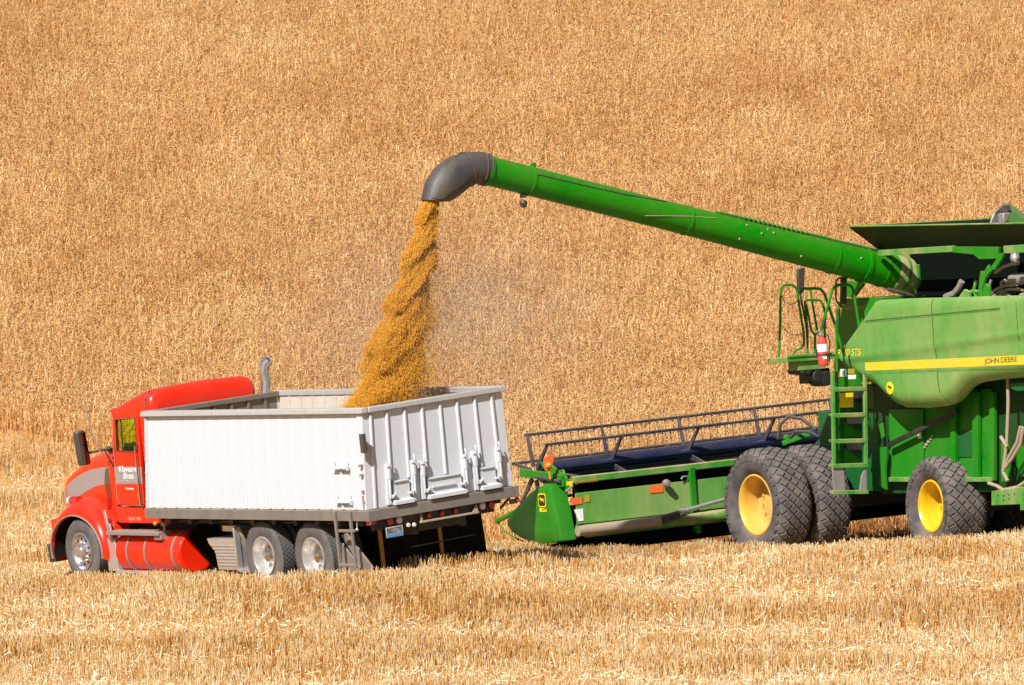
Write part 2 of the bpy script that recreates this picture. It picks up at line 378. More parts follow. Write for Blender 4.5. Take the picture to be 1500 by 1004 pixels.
def wheel_dual(side):
    # outer tyre with a deep dished steel rim; origin at the centre of the outer tyre; +y outward
    t = truck_tyre(.27)
    w = t.build('wheel', M['rubber'], truck)
    r = MB(); r.lathe([(.30, .10), (.305, .125), (.285, .13), (.272, .10), (.262, .0), (.245, -.05), (.205, -.085), (.155, -.095), (.15, -.06), (.13, -.05), (.0001, -.05)], (0, 0, 0), (0, 1, 0), 40)
    for k in range(10):
        a = 2 * math.pi * k / 10; r.tube([(.18 * math.cos(a), -.10, .18 * math.sin(a)), (.18 * math.cos(a), -.055, .18 * math.sin(a))], .016, 6)
    r.build('rim', M['alu'], w)
    h = MB(); h.lathe([(.115, -.06), (.115, .03), (.10, .07), (.05, .092), (.0001, .10)], (0, 0, 0), (0, 1, 0), 28); h.build('hub_cap', M['chrome'], w)
    it = truck_tyre(.27); it.warp(lambda x, y, z: (x, y - .33, z)); it.build('inner_tyre', M['rubber'], w)
    return w
w0 = wheel_dual(1); w0.location = (1.75, 1.10, .505)
rename_copy(w0, truck, (3.13, 1.10, .505))
for x in (1.75, 3.13): rename_copy(w0, truck, (x, -1.10, .505), (0, 0, math.pi))
t = truck_tyre(.29, .515, .295, False); w1 = t.build('wheel', M['rubber'], truck)
r = MB(); r.lathe([(.30, .10), (.305, .13), (.287, .135), (.275, .10), (.255, .075), (.235, .085), (.20, .105), (.16, .11), (.125, .11), (.12, .16), (.10, .19), (.07, .195), (.0001, .195)], (0, 0, 0), (0, 1, 0), 40)
for k in range(10):
    a = 2 * math.pi * k / 10; r.tube([(.145 * math.cos(a), .10, .145 * math.sin(a)), (.145 * math.cos(a), .15, .145 * math.sin(a))], [.02, .013], 6)
rim = r.build('rim', M['wheel_alu'], w1)
for k in range(10):
    a = 2 * math.pi * (k + .5) / 10; r = MB(); r.disc((.205 * math.cos(a), .1055, .205 * math.sin(a)), (.25 * math.cos(a), 1, .25 * math.sin(a)), .022, .003, 12); r.build('hand_hole', M['black'], w1)
w1.location = (8.60, 1.04, .505); rename_copy(w1, truck, (8.60, -1.04, .505), (0, 0, math.pi))

# cab ------------------------------------------------------
def roof_sec(X, zb, zt, hw, rad, n=6):
    p = [(X, hw, zb)]
    for i in range(n + 1):
        a = math.pi / 2 * i / n; p.append((X, hw - rad + rad * math.cos(a), zt - rad + rad * math.sin(a) - .0))
    p.append((X, 0, zt + .025))
    return p + [(q[0], -q[1], q[2]) for q in p[-2::-1]]
b = MB()
sec = [roof_sec(6.27, 2.2, 2.86, .90, .16), roof_sec(6.30, 2.2, 2.96, .96, .18), roof_sec(6.36, 2.2, 3.02, .995, .2), roof_sec(6.46, 2.62, 3.045, 1.0, .2), roof_sec(6.62, 2.63, 3.02, 1.0, .2), roof_sec(7.0, 2.63, 2.92, 1.0, .18), roof_sec(7.36, 2.63, 2.80, 1.0, .12), roof_sec(7.50, 2.66, 2.755, .99, .06)]
b.rings(sec, False); b.add(sec[0], [tuple(range(len(sec[0])))]); b.add(sec[-1], [tuple(range(len(sec[-1])))])
b.span((6.28, -.93, .96), (6.36, .93, 2.3)); b.span((6.36, -.995, .95), (6.66, -.96, 2.64)); b.span((6.36, .96, .95), (6.66, .995, 2.64))
b.span((7.42, -.94, .95), (7.62, .94, 2.03)); b.span((6.3, -.94, .94), (7.6, .94, 1.0))
for s in (1, -1):
    b.span((6.66, s * .96, .95), (7.64, s * .998, 1.205)); b.span((7.635, s * .93, .98), (7.78, s * .985, 1.95))
    b.bar((7.56, s * .965, 2.0), (7.42, s * .965, 2.68), .07, .07, (0, 1, 0))
cab = b.build('cab', M['red'], truck, .012)
b = MB(); b.bar((7.55, 0, 2.03), (7.43, 0, 2.68), 1.85, .012, (1, 0, 0)); b.build('windshield', M['glass'], cab)
b = MB(); b.prism([(7.44, -.97, 2.76), (7.68, -.93, 2.70), (7.68, .93, 2.70), (7.44, .97, 2.76)], (0, 0, .012)); b.build('sun_visor', M['red'], cab, .003)
b = MB(); b.span((7.05, -.9, 1.85), (7.40, .9, 2.15)); b.span((6.95, .55, 1.9), (7.38, .9, 2.2)); b.span((6.45, .2, 1.2), (7.0, .75, 1.55)); b.span((6.40, .22, 1.5), (6.52, .73, 2.1))
b.tube([(7.05 - .1 * math.sin(a), .48 + .21 * math.cos(a), 1.98 + .16 * math.sin(a)) for a in [2 * math.pi * k / 16 for k in range(17)]], .014, 6, False); b.build('cab_interior', M['seat'], cab)
b = MB(); pts = [TP(207, 609, 1, 1.004), TP(207, 590, 1, 1.004), TP(213, 574, 1, .99)]; b.tube([(6.45, 1.008, 2.0), (6.43, 1.008, 2.65), (6.42, 1.0, 2.9), (6.42, .9, 3.03)], .012, 6); b.build('roof_seam', M['dark'], cab)
for s in (1, -1):
    def dp(px, py): 
        q = TP(px, py, 1, 1.0); return q[0], q[2]
    o = [dp(167, 612), dp(203, 611), dp(212, 742), dp(172, 738)]      # TL TR BR BL
    w = [dp(169.5, 614.5), dp(198.5, 613), dp(201.5, 662), dp(172, 661)]
    b = MB()
    for quad in ((o[0], o[1], w[1], w[0]), (o[1], o[2], w[2], w[1]), (o[2], o[3], w[3], w[2]), (o[3], o[0], w[0], w[3])):
        b.prism([(q[0], s * .965, q[1]) for q in quad], (0, s * .045, 0))
    door = b.build('door', M['red'], truck)
    b = MB(); b.prism([(q[0], s * .985, q[1]) for q in w], (0, s * .006, 0)); b.build('door_window', M['glass'], door)
    b = MB(); ys = s * 1.014
    b.tube([(x, ys, z) for x, z in [dp(167.5, 650), dp(170, 690), dp(172.5, 728), dp(174.5, 737), dp(180, 741), dp(211, 741)]], .009, 6); b.build('door_trim', M['chrome'], door)
    b = MB(); b.tube([(x, s * 1.012, z) for x, z in [w[0], w[1], w[2], w[3], w[0]]], .012, 6); b.bar((w[0][0] * .78 + w[1][0] * .22, s * .992, w[0][1]), (w[3][0] * .74 + w[2][0] * .26, s * .992, w[3][1]), .014, .02); b.build('window_seal', M['dark'], door)
    b = MB(); q = [dp(168.3, 684), dp(208, 684), dp(209.8, 709), dp(170.3, 709)]; b.prism([(x, s * 1.0105, z) for x, z in q], (0, s * .003, 0)); b.build('door_stripe', M['silver'], door)
    b = MB(); b.tube([(dp(202.5, 650)[0], s * 1.01, dp(202.5, 650)[1]), (dp(203, 653)[0], s * 1.07, dp(203, 653)[1]), (dp(211.5, 738)[0], s * 1.07, dp(211.5, 738)[1]), (dp(212, 741)[0], s * 1.01, dp(212, 741)[1])], .016, 8); b.build('grab_rail', M['chrome'], door)
    q = dp(205.5, 727); b = MB(); b.lathe([(.0001, .02), (.03, .018), (.045, .008), (.05, 0)], (q[0], s * 1.011, q[1]), (0, s, 0), 20); b.warp(lambda x, y, z: (q[0] + (x - q[0]) * .8, y, q[1] + (z - q[1]) * 1.5)); b.build('door_handle', M['chrome'], door)
    if s == 1:
        up = (0, 0, 1)
        letter_px(TP, 'Klaveano', M['decal_white'], door, (174.5, 691.5), (202, 691), 1, 1.0145, 8.5, up, .15)
        letter_px(TP, 'Bros.', M['decal_white'], door, (181.5, 701.5), (197, 701.5), 1, 1.0145, 8.5, up, .15)
        letter_px(TP, 'Family Farms', M['alu'], door, (178.5, 708), (200, 708), 1, 1.0145, 4.0, up)
        letter_px(TP, 'Pomeroy', M['decal_white'], door, (184.5, 718.5), (196, 718.5), 1, 1.0125, 4.2, up)
        letter_px(TP, 'TRUCK 7803', M['alu'], cab, (187, 762.5), (206.5, 762.5), 1, 1.0005, 4.6, up)
# hood -----------------------------------------------------
HX = [7.60, 8.0, 8.5, 8.9, 9.18, 9.45, 9.70, 9.82, 9.88]; HW = [.93, .88, .82, .77, .74, .70, .66, .62, .55]; HZ = [2.05, 2.055, 2.01, 1.92, 1.82, 1.73, 1.64, 1.56, 1.44]; HR = [.14, .14, .14, .14, .14, .13, .13, .12, .10]
hwf = lambda x: float(np.interp(x, HX, HW))
b = MB(); b.rings([[(X, hw, .95)] + [(q[0], q[1], q[2]) for q in roof_sec(X, 1.25, zt, hw, rd)] + [(X, -hw, .95)] for X, hw, zt, rd in zip(HX, HW, HZ, HR)], False)
e = roof_sec(9.88, 1.0, 1.44, .55, .10); b.add(e, [tuple(range(len(e)))])
hood = b.build('hood', M['red'], truck, ang=50)
def onhood(px, py, off=.004):
    y = .8
    for _ in range(6): X = TP(px, py, 1, y)[0]; y = hwf(X) + off
    q = TP(px, py, 1, y); return q
top = [(93.5, 717.8), (98, 712), (105, 704.5), (112.7, 698.6), (123, 692.5), (133.6, 688), (148, 685.2), (165, 684)]; bot = [(95, 737), (101, 734), (110, 729.5), (119.7, 724.7), (130, 718), (140.6, 712.5), (152, 710), (167, 709)]
b = MB(); b.rings([[onhood(p[0] + (q[0] - p[0]) * f, p[1] + (q[1] - p[1]) * f) for f in (0, .25, .5, .75, 1)] for p, q in zip(top, bot)], False); b.build('hood_stripe', M['silver'], hood)
b = MB(); b.span((9.86, -.5, .95), (9.90, .5, 1.40)); b.build('grille', M['chrome'], hood, .01)
b = MB()
for i in range(15): b.span((9.901, -.45 + i * .062, 1.0), (9.91, -.42 + i * .062, 1.36))
b.build('grille_slots', M['black'], hood)
# fenders
for s in (1, -1):
    def arc(kx, kz, y, dz=0, n=22, a0=-12, a1=190):
        return [(8.68 + .78 * kx * math.cos(R_(a0 + (a1 - a0) * i / n)), s * y, .51 + dz + .575 * kz * math.sin(R_(a0 + (a1 - a0) * i / n))) for i in range(n + 1)]
    b = MB(); b.rings([arc(.99, .99, .62), arc(.99, .99, 1.185), arc(1.0, 1.0, 1.2), arc(1.05, 1.07, 1.212), arc(1.09, 1.17, 1.19), arc(1.12, 1.30, 1.11), arc(1.13, 1.40, .98), arc(1.12, 1.46, .84), arc(1.10, 1.5, .66)], False)
    f = b.build('fender', M['red'], truck, ang=60)
    b = MB(); b.rings([arc(.975, .975, .62), arc(.975, .975, 1.17)], False); b.build('wheel_arch_liner', M['mudflap'], f)
    b = MB(); b.tube(arc(1.005, 1.01, 1.214), .014, 6); b.build('fender_trim', M['steel'], f)
    b = MB(); b.prism([(8.2, s * .60, .5), (9.1, s * .60, .5), (9.0, s * .60, 1.1), (8.3, s * .60, 1.1)], (0, s * .02, 0)); b.build('splash_panel', M['black'], f)
    q = TP(107, 735, 1, .92); b = MB(); b.tube([(q[0] - .10, s * .96, q[2] - .02), (q[0] - .10, s * .96, q[2] - .10)], .02); b.lathe([(.0001, .06), (.07, .055), (.075, 0), (.075, -.17), (.0001, -.17)], (q[0] - .1, s * .96, q[2] + .02), (1, 0, 0), 20); h = b.build('turn_signal', M['redlens'], f)
    b = MB(); b.lathe([(.0001, .15), (.066, .14), (.074, .061), (.0001, .061)], (q[0] - .1, s * .96, q[2] + .02), (1, 0, 0), 20); b.build('signal_lens', M['clearlens'], h)
    b = MB(); b.prism([(9.50, s * 1.1, .66), (9.62, s * 1.08, .64), (9.62, s * 1.08, 1.0), (9.45, s * 1.1, 1.02)], (0, -s * .42, 0)); b.build('lamp_panel', M['red'], f, .02)
    b = MB(); b.span((9.62, s * .72, .72), (9.65, s * 1.03, .92)); b.build('headlight', M['clearlens'], f, .01)
b = MB(); b.prism([(9.40, 1.2, .33), (9.44, 1.21, .62), (9.68, 1.17, .62), (9.66, 1.15, .36)], (0, -.02, 0)); b.prism([(9.40, -1.2, .33), (9.44, -1.21, .62), (9.68, -1.17, .62), (9.66, -1.15, .36)], (0, .02, 0))
b.prism([(9.60, -1.19, .32), (9.80, -1.0, .32), (9.88, -.6, .32), (9.88, .6, .32), (9.80, 1.0, .32), (9.60, 1.19, .32), (9.55, 1.0, .32), (9.55, -1.0, .32)], (0, 0, .30)); b.build('bumper', M['dark'], truck, .012)
# air cleaner mirror, antenna, stack
X = 7.6
c0 = TP(112.5, 633, 0, X); c1 = TP(131, 681, 0, X); b = MB()
b.prism([(X, c0[1], c0[2] - .03), (X, c0[1] - .03, c0[2]), (X, c1[1] + .03, c0[2] + .02), (X, c1[1], c0[2] - .02), (X, c1[1] - .04, c1[2] + .03), (X, c1[1] - .01, c1[2]), (X, c0[1] - .05, c1[2]), (X, c0[1] - .03, c1[2] + .04)], (.11, 0.02, 0)); mir = b.build('mirror', M['dark'], truck, .015)
b = MB(); b.prism([(X - .004, c0[1] - .07, c0[2] - .03), (X - .004, c1[1] + .02, c0[2] - .02), (X - .004, c1[1] - .01, c1[2] + .16), (X - .004, c0[1] - .09, c1[2] + .15)], (-.006, 0, 0)); b.build('mirror_glass', M['mirror'], mir)
b = MB(); b.prism([(X - .004, c0[1] - .09, c1[2] + .13), (X - .004, c1[1] - .01, c1[2] + .14), (X - .004, c1[1] - .02, c1[2] + .03), (X - .004, c0[1] - .09, c1[2] + .02)], (-.006, 0, 0)); b.build('spot_mirror', M['mirror'], mir)
b = MB(); my = (c0[1] + c1[1]) / 2
b.tube([(X + .05, my, c1[2] + .17), (7.62, 1.12, c1[2] + .2), (7.6, .97, c1[2] + .2)], .018, 8); b.tube([(X + .05, my - .05, c1[2] + .2), (7.62, 1.12, c1[2] + .19), (7.63, .96, 1.80)], .013, 6); b.bar((7.66, .95, c1[2] + .13), (7.66, 1.04, c1[2] + .22), .10, .06); b.build('mirror_arm', M['dark'], mir)
b = MB(); b.tube([(7.62, 1.2, c1[2] + .18), TP(133, 632, 0, 7.62), TP(124, 590, 0, 7.62), TP(112, 545, 0, 7.62)], [.013, .012, .010, .008], 6); b.build('antenna', M['hose'], truck)
b = MB(); p = TP(312, 561, 0, 6.45); q = TP(308, 520, 0, 6.45); b.tube([p, q], [.011, .008], 6); b.build('antenna', M['hose'], truck)
b = MB(); X = 6.29
b.tube([(X, -1.10, .9), (X, -1.10, 2.6)] + [TP(390, 562, 0, X), TP(387.5, 547, 0, X), TP(386.5, 540, 0, X), (X - .02, TP(388, 533, 0, X)[1], TP(388, 533, 0, X)[2]), (X - .07, TP(391, 528, 0, X)[1], TP(391, 528, 0, X)[2])], .082, 16, False); st = b.build('exhaust_stack', M['wheel_alu'], truck)
# fuel tank, steps, battery box
b = MB(); b.lathe([(.0001, 1.93), (.30, 1.93), (.33, 1.90), (.335, 0.03), (.30, 0), (.0001, 0)], (5.62, .86, .50), (1, 0, 0), 40); tank = b.build('fuel_tank', M['red'], truck, .008)
for px in (186, 212, 252):
    X = TP(px, 812, 1, 1.19)[0]; b = MB(); b.lathe([(.336, -.022), (.345, -.022), (.345, .022), (.336, .022)], (X, .86, .50), (1, 0, 0), 40); b.span((X - .03, .5, .14), (X + .03, 1.0, .17)); b.build('tank_strap', M['steel'], tank)
b = MB(); b.prism([TP(*p, 0, 5.56) for p in [(274, 785), (290, 768), (350, 768), (336, 845), (322, 843)]], (-.02, 0, 0)); b.build('tank_end_shade', M['mudflap'], truck)  # black sheet added as the box's shade on the tank end
b = MB(); b.span((7.6, .70, .20), (7.9, 1.13, .72)); b.span((6.1, 1.05, .175), (7.62, 1.17, .215)); b.build('tank_step', M['alu'], tank, .01)
b = MB(); b.span((6.10, .98, .79), (7.66, 1.24, .85)); b.span((6.1, .98, .72), (6.3, 1.2, .79)); b.bar((7.72, 1.13, .70), (7.90, 1.08, 1.16), .06, .03, (0, 1, 0)); b.bar((7.66, 1.14, .68), (7.74, 1.13, .95), .10, .03, (0, 1, 0)); b.build('cab_step', M['steel'], truck, .008)
b = MB(); y0, y1 = .72, 1.2
b.prism([(4.74, y1, .76), (3.92, y1, .76), (3.92, y1, .28), (4.50, y1, .28), (4.54, y1, .56), (4.70, y1, .68)], (0, y0 - y1, 0))
for z in (.34, .39, .44, .49, .54, .59, .64): b.span((3.94, y1 - .01, z), (4.5 + max(0, z - .5), y1 + .012, z + .022))
b.span((3.95, .7, .86), (4.42, 1.1, .95)); b.span((3.90, 1.12, .26), (3.94, 1.22, .95)); b.span((3.5, 1.0, .24), (3.93, 1.19, .30)); b.build('battery_box', M['alu'], truck, .006)
b = MB(); b.tube([TP(349, 772, 1, 1.15), TP(354, 782, 1, 1.12), TP(362, 800, 1, 1.0)], [.03, .035, .035], 8); b.build('bracket_tube', M['hose'], truck)
b = MB(); q = TP(227.5, 767, 1, 1.02); b.ball(q, .035, 8); b.build('marker_lamp', M['amber'], truck)
b = MB(); q = TP(241, 768, 1, 1.1); b.box(q, (.1, .08, .06)); b.tube([q, (q[0] + .03, q[1], q[2] - .12)], .02); b.build('hose_fitting', M['steel'], truck, .006)
# ladder on the left rear
b = MB(); y = 1.375
r0, r1, r2, r3 = TP(490, 750, 1, y), TP(499, 833, 1, y), TP(512, 750, 1, y), TP(522, 833, 1, y)
r1b = (r1[0], y, .18); r3b = (r3[0], y, .18)
b.bar(r0, r1b, .035, .045, (0, 1, 0)); b.bar(r2, r3b, .035, .045, (0, 1, 0))
for py in (778, 828): p = TP(497, py, 1, y); q = TP(520, py, 1, y); b.bar((p[0], y, (p[2] + q[2]) / 2), (q[0], y, (p[2] + q[2]) / 2), .04, .04, (0, 1, 0))
b.build('ladder', M['greydeck'], truck, .006)
b = MB(); b.prism([TP(500, 785, 1, 1.2), TP(507, 781, 1, 1.2), TP(546, 832, 1, 1.2), TP(538, 842, 1, 1.2), TP(530, 835, 1, 1.2)], (0, -.03, 0)); b.prism([TP(501, 796, 1, 1.19), TP(527, 832, 1, 1.19), TP(522, 846, 1, 1.19), TP(500, 842, 1, 1.19)], (0, -.03, 0)); b.build('ladder_brace', M['greydeck'], truck, .004)
b = MB(); b.tube([TP(523, 764, 1, 1.3), TP(523, 775, 1, 1.3)], .012); b.ball(TP(523, 776, 1, 1.3), .025, 6); b.build('hanging_chain', M['alu'], truck)
# flaps, lamps, plate
FX = .85
for pa, pb in ((552, 636), (640, 708)):
    y0, y1 = TP(pa, 800, 0, FX)[1], TP(pb, 780, 0, FX)[1]
    b = MB(); pts = []
    n = 8
    b.rings([[(FX + .02 * math.sin(i * 1.7), y0 + (y1 - y0) * i / n, 1.0), (FX + .03 * math.sin(i * 2.1 + 1), y0 + (y1 - y0) * i / n, .5), (FX + .05 * math.sin(i * 1.3), y0 + (y1 - y0) * i / n, .10)] for i in range(n + 1)], False); 
    b.v += [(x + .015, y, z) for x, y, z in b.v]; m = len(b.v) // 2; b.f += [tuple(q + m for q in f[::-1]) for f in b.f]
    fl = b.build('mud_flap', M['mudflap'], truck)
    b = MB(); b.span((FX - .09, y0 - .06, .14), (FX - .06, y0, .92)); b.build('flap_edge', M['yellow_strip'], fl, .004)
def lamp(px, py, r, mat, name='tail_lamp', x=.0, d=.03):
    q = TP(px, py, 0, x - .001); b = MB(); b.lathe([(.0001, d), (r * .7, d * .9), (r * .95, d * .5), (r, 0), (.0001, 0)], q, (-1, 0, 0), 20); return b.build(name, mat, truck)
for px, py in ((571, 764), (720, 740)): lamp(px, py, .058, M['redlens'])
for px, py in ((584.5, 762), (706.5, 741.5)): lamp(px, py, .055, M['clearlens'], 'reversing_lamp')
for px, py in ((628, 755), (647.5, 752), (667, 748.5)): lamp(px, py, .042, M['redlens'], 'marker_lamp')
for px, py in ((598, 769.5), (606.5, 769)): lamp(px, py, .034, M['clearlens'], 'plate_lamp', -.03)
b = MB(); p, q = TP(536.5, 767, 0, -.02), TP(551, 764, 0, -.02); n = 4
for i in range(n):
    a = [p[k] + (q[k] - p[k]) * i / n for k in range(3)]; c = [p[k] + (q[k] - p[k]) * (i + 1) / n for k in range(3)]
    m = MB(); m.prism([(a[0], a[1], a[2] - .035), (c[0], c[1], a[2] - .035), (c[0], c[1], a[2] + .035), (a[0], a[1], a[2] + .035)], (-.004, 0, 0)); m.build('reflector_tape', M['redlens'] if i % 2 == 0 or i == 3 else M['clearlens'], truck)
b = MB(); z = .925
b.span((-.06, -.62, z), (-.02, .43, z + .03)); b.prism([(-.05, .43, z), (-.05, .40, z + .14), (-.05, .38, z + .02)], (.03, 0, 0)); b.prism([(-.05, -.62, z), (-.05, -.60, z + .15), (-.05, -.52, z + .03)], (.03, 0, 0)); b.build('hitch_bar', M['hose'], truck, .003)
b = MB(); b.span((.03, -.96, .90), (.06, -.62, 1.07)); b.build('lamp_board', M['black'], truck, .004)
b = MB(); b.tube([(.10, -.62, .60), (.10, .55, .58)], .012, 6); b.build('rear_rod', M['mudflap'], truck, .004)
pc = [TP(563, 773, 0, -.03), TP(589.5, 768, 0, -.03), TP(590.5, 782, 0, -.03), TP(564, 787, 0, -.03)]
b = MB(); zt, zb = pc[0][2], pc[3][2]; ya, yb = pc[0][1], pc[1][1]; zc = (zt + zb) / 2 - .015; hh = .078
ya -= .02; b.span((-.03, yb, zc - hh), (-.024, ya, zc + hh)); pl = b.build('license_plate', M['plate'], truck, .002)
b = MB(); b.span((-.0325, yb + .005, zc - hh + .005), (-.0305, ya - .005, zc - hh + .055)); b.build('plate_band', M['decal_blue'], pl)
lettering('B85577E', M['decal_black'], pl, (-.033, ya - .02, zc - .012), (0, -1, 0), (0, 0, 1), ya - yb - .04, .075)
b = MB(); b.bar((.1, -1.3, 1.06), (.1, -1.12, .92), .05, .02); b.span((-.02, -1.36, .97), (.03, -1.24, 1.04)); b.build('side_bracket', M['greydeck'], truck)
lamp(757, 732, .04, M['redlens'], 'marker_lamp', -.03)
# grain already lying in the box
n = 26; m = 14
b = MB(); b.rings([[(.2 + 5.9 * i / n, -1.24 + 2.48 * j / m, ZD + .05 + .85 * math.exp(-((.2 + 5.9 * i / n - 2.2) / 1.7) ** 2 - ((-1.24 + 2.48 * j / m + .3) / 1.0) ** 2)) for j in range(m + 1)] for i in range(n + 1)], False)
heap_mesh = b

# ================================================================== COMBINE HARVESTER (x forward, y left, z up; x = 0 at the front axle)
comb = root('combine_harvester', RC, TC, 'green combine harvester with its long unloading auger swung out and wide cutting header', 'combine harvester')
YB = 1.60
def cp2(px, py, y): q = CP(px, py, 1, y); return q[0], q[2]
# bulging side shields
upc = sorted([cp2(*p, YB) for p in [(1224, 514), (1237, 503), (1262, 468), (1279, 442), (1290, 439.5), (1330, 437.5), (1500, 433)]] + [(-8.2, 3.90)])
loc_ = sorted([cp2(*p, YB) for p in [(1224, 518), (1232, 545), (1252, 556), (1274, 567), (1287, 581), (1299, 592), (1314, 598), (1345, 599), (1376, 595.5), (1384, 591), (1391, 585), (1397, 577), (1404, 570), (1413, 565), (1425, 561), (1460, 556), (1500, 553)]] + [(-8.2, 2.72)])
xs0 = max(min(upc)[0], -8.2); xs1 = upc[-1][0]
def zup(x): return float(np.interp(x, [p[0] for p in upc], [p[1] for p in upc]))
def zlo(x): return float(np.interp(x, [p[0] for p in loc_], [p[1] for p in loc_]))
def ybody(x, z):
    t = z - zlo(x); y = YB
    if t < .22: y -= .16 * (1 - t / .22) ** 2
    u = zup(x) - z
    if u < .12: y -= .05 * (1 - u / .12) ** 2
    e = (z - 3.20 + .05 * (x + 3)) / .05; y += .03 / (1 + math.exp(-max(-30, min(30, e)))) * (1 if x > -6.6 else max(0, 1 + (x + 6.6) / .4)) - .03 + .022 * math.exp(-e * e)
    return y
for s in (1, -1):
    cols = sorted(set([xs1 - i * (xs1 - xs0) / 84 for i in range(85)] + [p[0] for p in upc + loc_ if xs0 <= p[0] <= xs1]), reverse=True)
    b = MB(); R = []
    for x in cols:
        a, c = zlo(x), zup(x); c = max(c, a + .004)
        zz = [a + (c - a) * (i / 27) for i in range(28)]
        R.append([(x, s * (ybody(x, a) - .12), a + .012)] + [(x, s * ybody(x, z), z) for z in zz] + [(x, s * (YB - .55), c - .03)])
    b.rings(R, False); sh = b.build('side_shield', M['green_dusty'], comb, ang=40)
    def strip(px0, px1, fz0, fz1, off, n=40):
        return [[(px0 + (px1 - px0) * i / n, s * (ybody(px0 + (px1 - px0) * i / n, fz(px0 + (px1 - px0) * i / n)) + off), fz(px0 + (px1 - px0) * i / n)) for fz in (fz0, lambda x: (fz0(x) + fz1(x)) / 2, fz1)] for i in range(n + 1)]
    sa = cp2(1265, 531.5, YB); sb = cp2(1500, 520.5, YB); sc = cp2(1265, 543.5, YB); sd = cp2(1500, 534.5, YB)
    ln = lambda p, q: (lambda x: p[1] + (q[1] - p[1]) * (x - p[0]) / (q[0] - p[0]))
    b = MB(); b.rings(strip(sa[0], -8.1, ln(sa, sb), ln(sc, sd), .004), False); b.build('yellow_stripe', M['stripe'], sh)
    b = MB(); f0 = ln(sc, sd); b.rings(strip(sa[0] - .03, -8.1, lambda x: f0(x) - .02, lambda x: f0(x) - .055, .004), False); b.build('stripe_highlight', M['green_beam'], sh)  # paler strip painting the highlight under the yellow stripe
    b = MB()
    x0 = cp2(1368, 500, YB)[0]
    zz = np.linspace(zlo(x0) + .01, zup(x0) - .01, 24)
    sx = [x0 - .16 * max(0, (2.75 - z) / .45) ** 2 for z in zz]
    b.rings([[(x + .010, s * (ybody(x, max(z, zlo(x) + .004)) + .003), max(z, zlo(x) + .004)), (x - .010, s * (ybody(x, max(z, zlo(x) + .004)) + .003), max(z, zlo(x) + .004))] for x, z in zip(sx, zz)], False)
    x2 = cp2(1490, 470, YB)[0]; zz = np.linspace(3.25, zup(x2) - .01, 8); b.rings([[(x2 + .007, s * (ybody(x2, z) + .003), z), (x2 - .007, s * (ybody(x2, z) + .003), z)] for z in zz], False)
    c0 = cp2(1263, 470, YB); c1 = cp2(1465, 451, YB); f = ln(c0, c1); b.rings(strip(c0[0] - .01, c1[0], f, lambda x: f(x) - .018, .003), False)
    b.build('panel_seam', M['decal_green'], sh)
    b = MB(); b.rings(strip(c0[0] - .02, c1[0], lambda x: f(x) - .022, lambda x: f(x) - .034, .006), False)
    b.build('seam_highlight', M['green_beam'], sh)  # paler strip painted as the highlight below the crease
    if s == 1: shield = sh
upv = (0, 0, 1)
letter_px(CP, 'JOHN DEERE', M['decal_green'], shield, (1442, 535.6), (1490, 532.2), 1, ybody(*cp2(1466, 530, YB)) + .006, 10.0, upv, spacing=.95)
letter_px(CP, '9770 STS', M['decal_yellow'], shield, (1227.5, 522.2), (1261.5, 521), 1, ybody(*cp2(1250, 517, YB)) + .008, 10, upv, .25)
# leaping deer emblem, simple shape
DEER = [(-.62, .18), (-.50, .30), (-.40, .27), (-.44, .50), (-.32, .34), (-.30, .56), (-.20, .34), (-.05, .30), (.22, .28), (.48, .16), (.60, .28), (.58, .08), (.46, -.02), (.66, -.22), (.54, -.46), (.50, -.20), (.32, -.08), (.02, -.04), (-.10, -.22), (-.30, -.20), (-.14, -.10), (-.24, .02), (-.40, .12)]
def emblem(parent, c, mat, sx, sz, y): 
    b = MB(); n = len(DEER); cx = -.05; cz = .08
    vs = [(c[0] - p[0] * sx, y, c[1] + p[1] * sz) for p in DEER]
    b.prism(vs, (0, .002, 0)); return b.build('deer_emblem', mat, parent, smooth=False)
c = cp2(1301.5, 569, YB); yy = ybody(c[0], c[1]) + .006
b = MB(); b.disc((c[0], yy - .003, c[1]), (0, 1, 0), .098, .004, 32); d = b.build('round_decal', M['decal_yellow'], shield); emblem(d, c, M['decal_green'], .10, .12, yy + .002)
# body core
b = MB(); b.span((-7.6, -.92, .95), (-1.35, .92, 3.88)); b.build('separator_body', M['green_shaded'], comb, .02)
b = MB(); b.prism([(-8.4, -1.3, 2.7), (-8.4, -1.3, 3.85), (-7.6, -1.3, 3.9), (-7.6, -1.3, 1.2)], (0, 2.6, 0)); b.build('straw_hood', M['green_dusty'], comb, .03)
def panel(poly, y, mat, name, th=.03, bev=.004):
    b = MB(); b.prism([(p[0], y, p[1]) for p in [cp2(q[0], q[1], y) for q in poly]], (0, -th, 0)); return b.build(name, mat, comb, bev)
panel([(1302, 600), (1352, 600), (1352, 702), (1302, 702)], 1.0, M['green'], 'lower_panel')
panel([(1299, 699.5), (1452, 700), (1452, 706), (1299, 706)], 1.06, M['green_beam'], 'panel_ledge', .12)
panel([(1354, 570), (1452, 570), (1452, 702), (1354, 702)], .96, M['green'], 'lower_panel')
for x0, x1 in ((1392, 1399), (1424, 1433), (1449, 1456)): panel([(x0, 575), (x1, 575), (x1, 704), (x0, 704)], 1.04, M['green'], 'body_post', .06)
panel([(1287, 622), (1292, 620), (1295, 640), (1291, 644)], 1.2, M['green'], 'bracket')
panel([(1287, 656), (1297, 655), (1298, 668), (1296, 690), (1298, 718), (1288, 712), (1289, 690), (1287, 675)], 1.15, M['green'], 'bracket', .04)
panel([(1466, 650), (1476, 648), (1478, 705), (1466, 706)], 1.08, M['green'], 'bracket', .05)
panel([(1480, 660), (1512, 648), (1512, 690), (1496, 700)], .98, M['green'], 'bracket', .05)
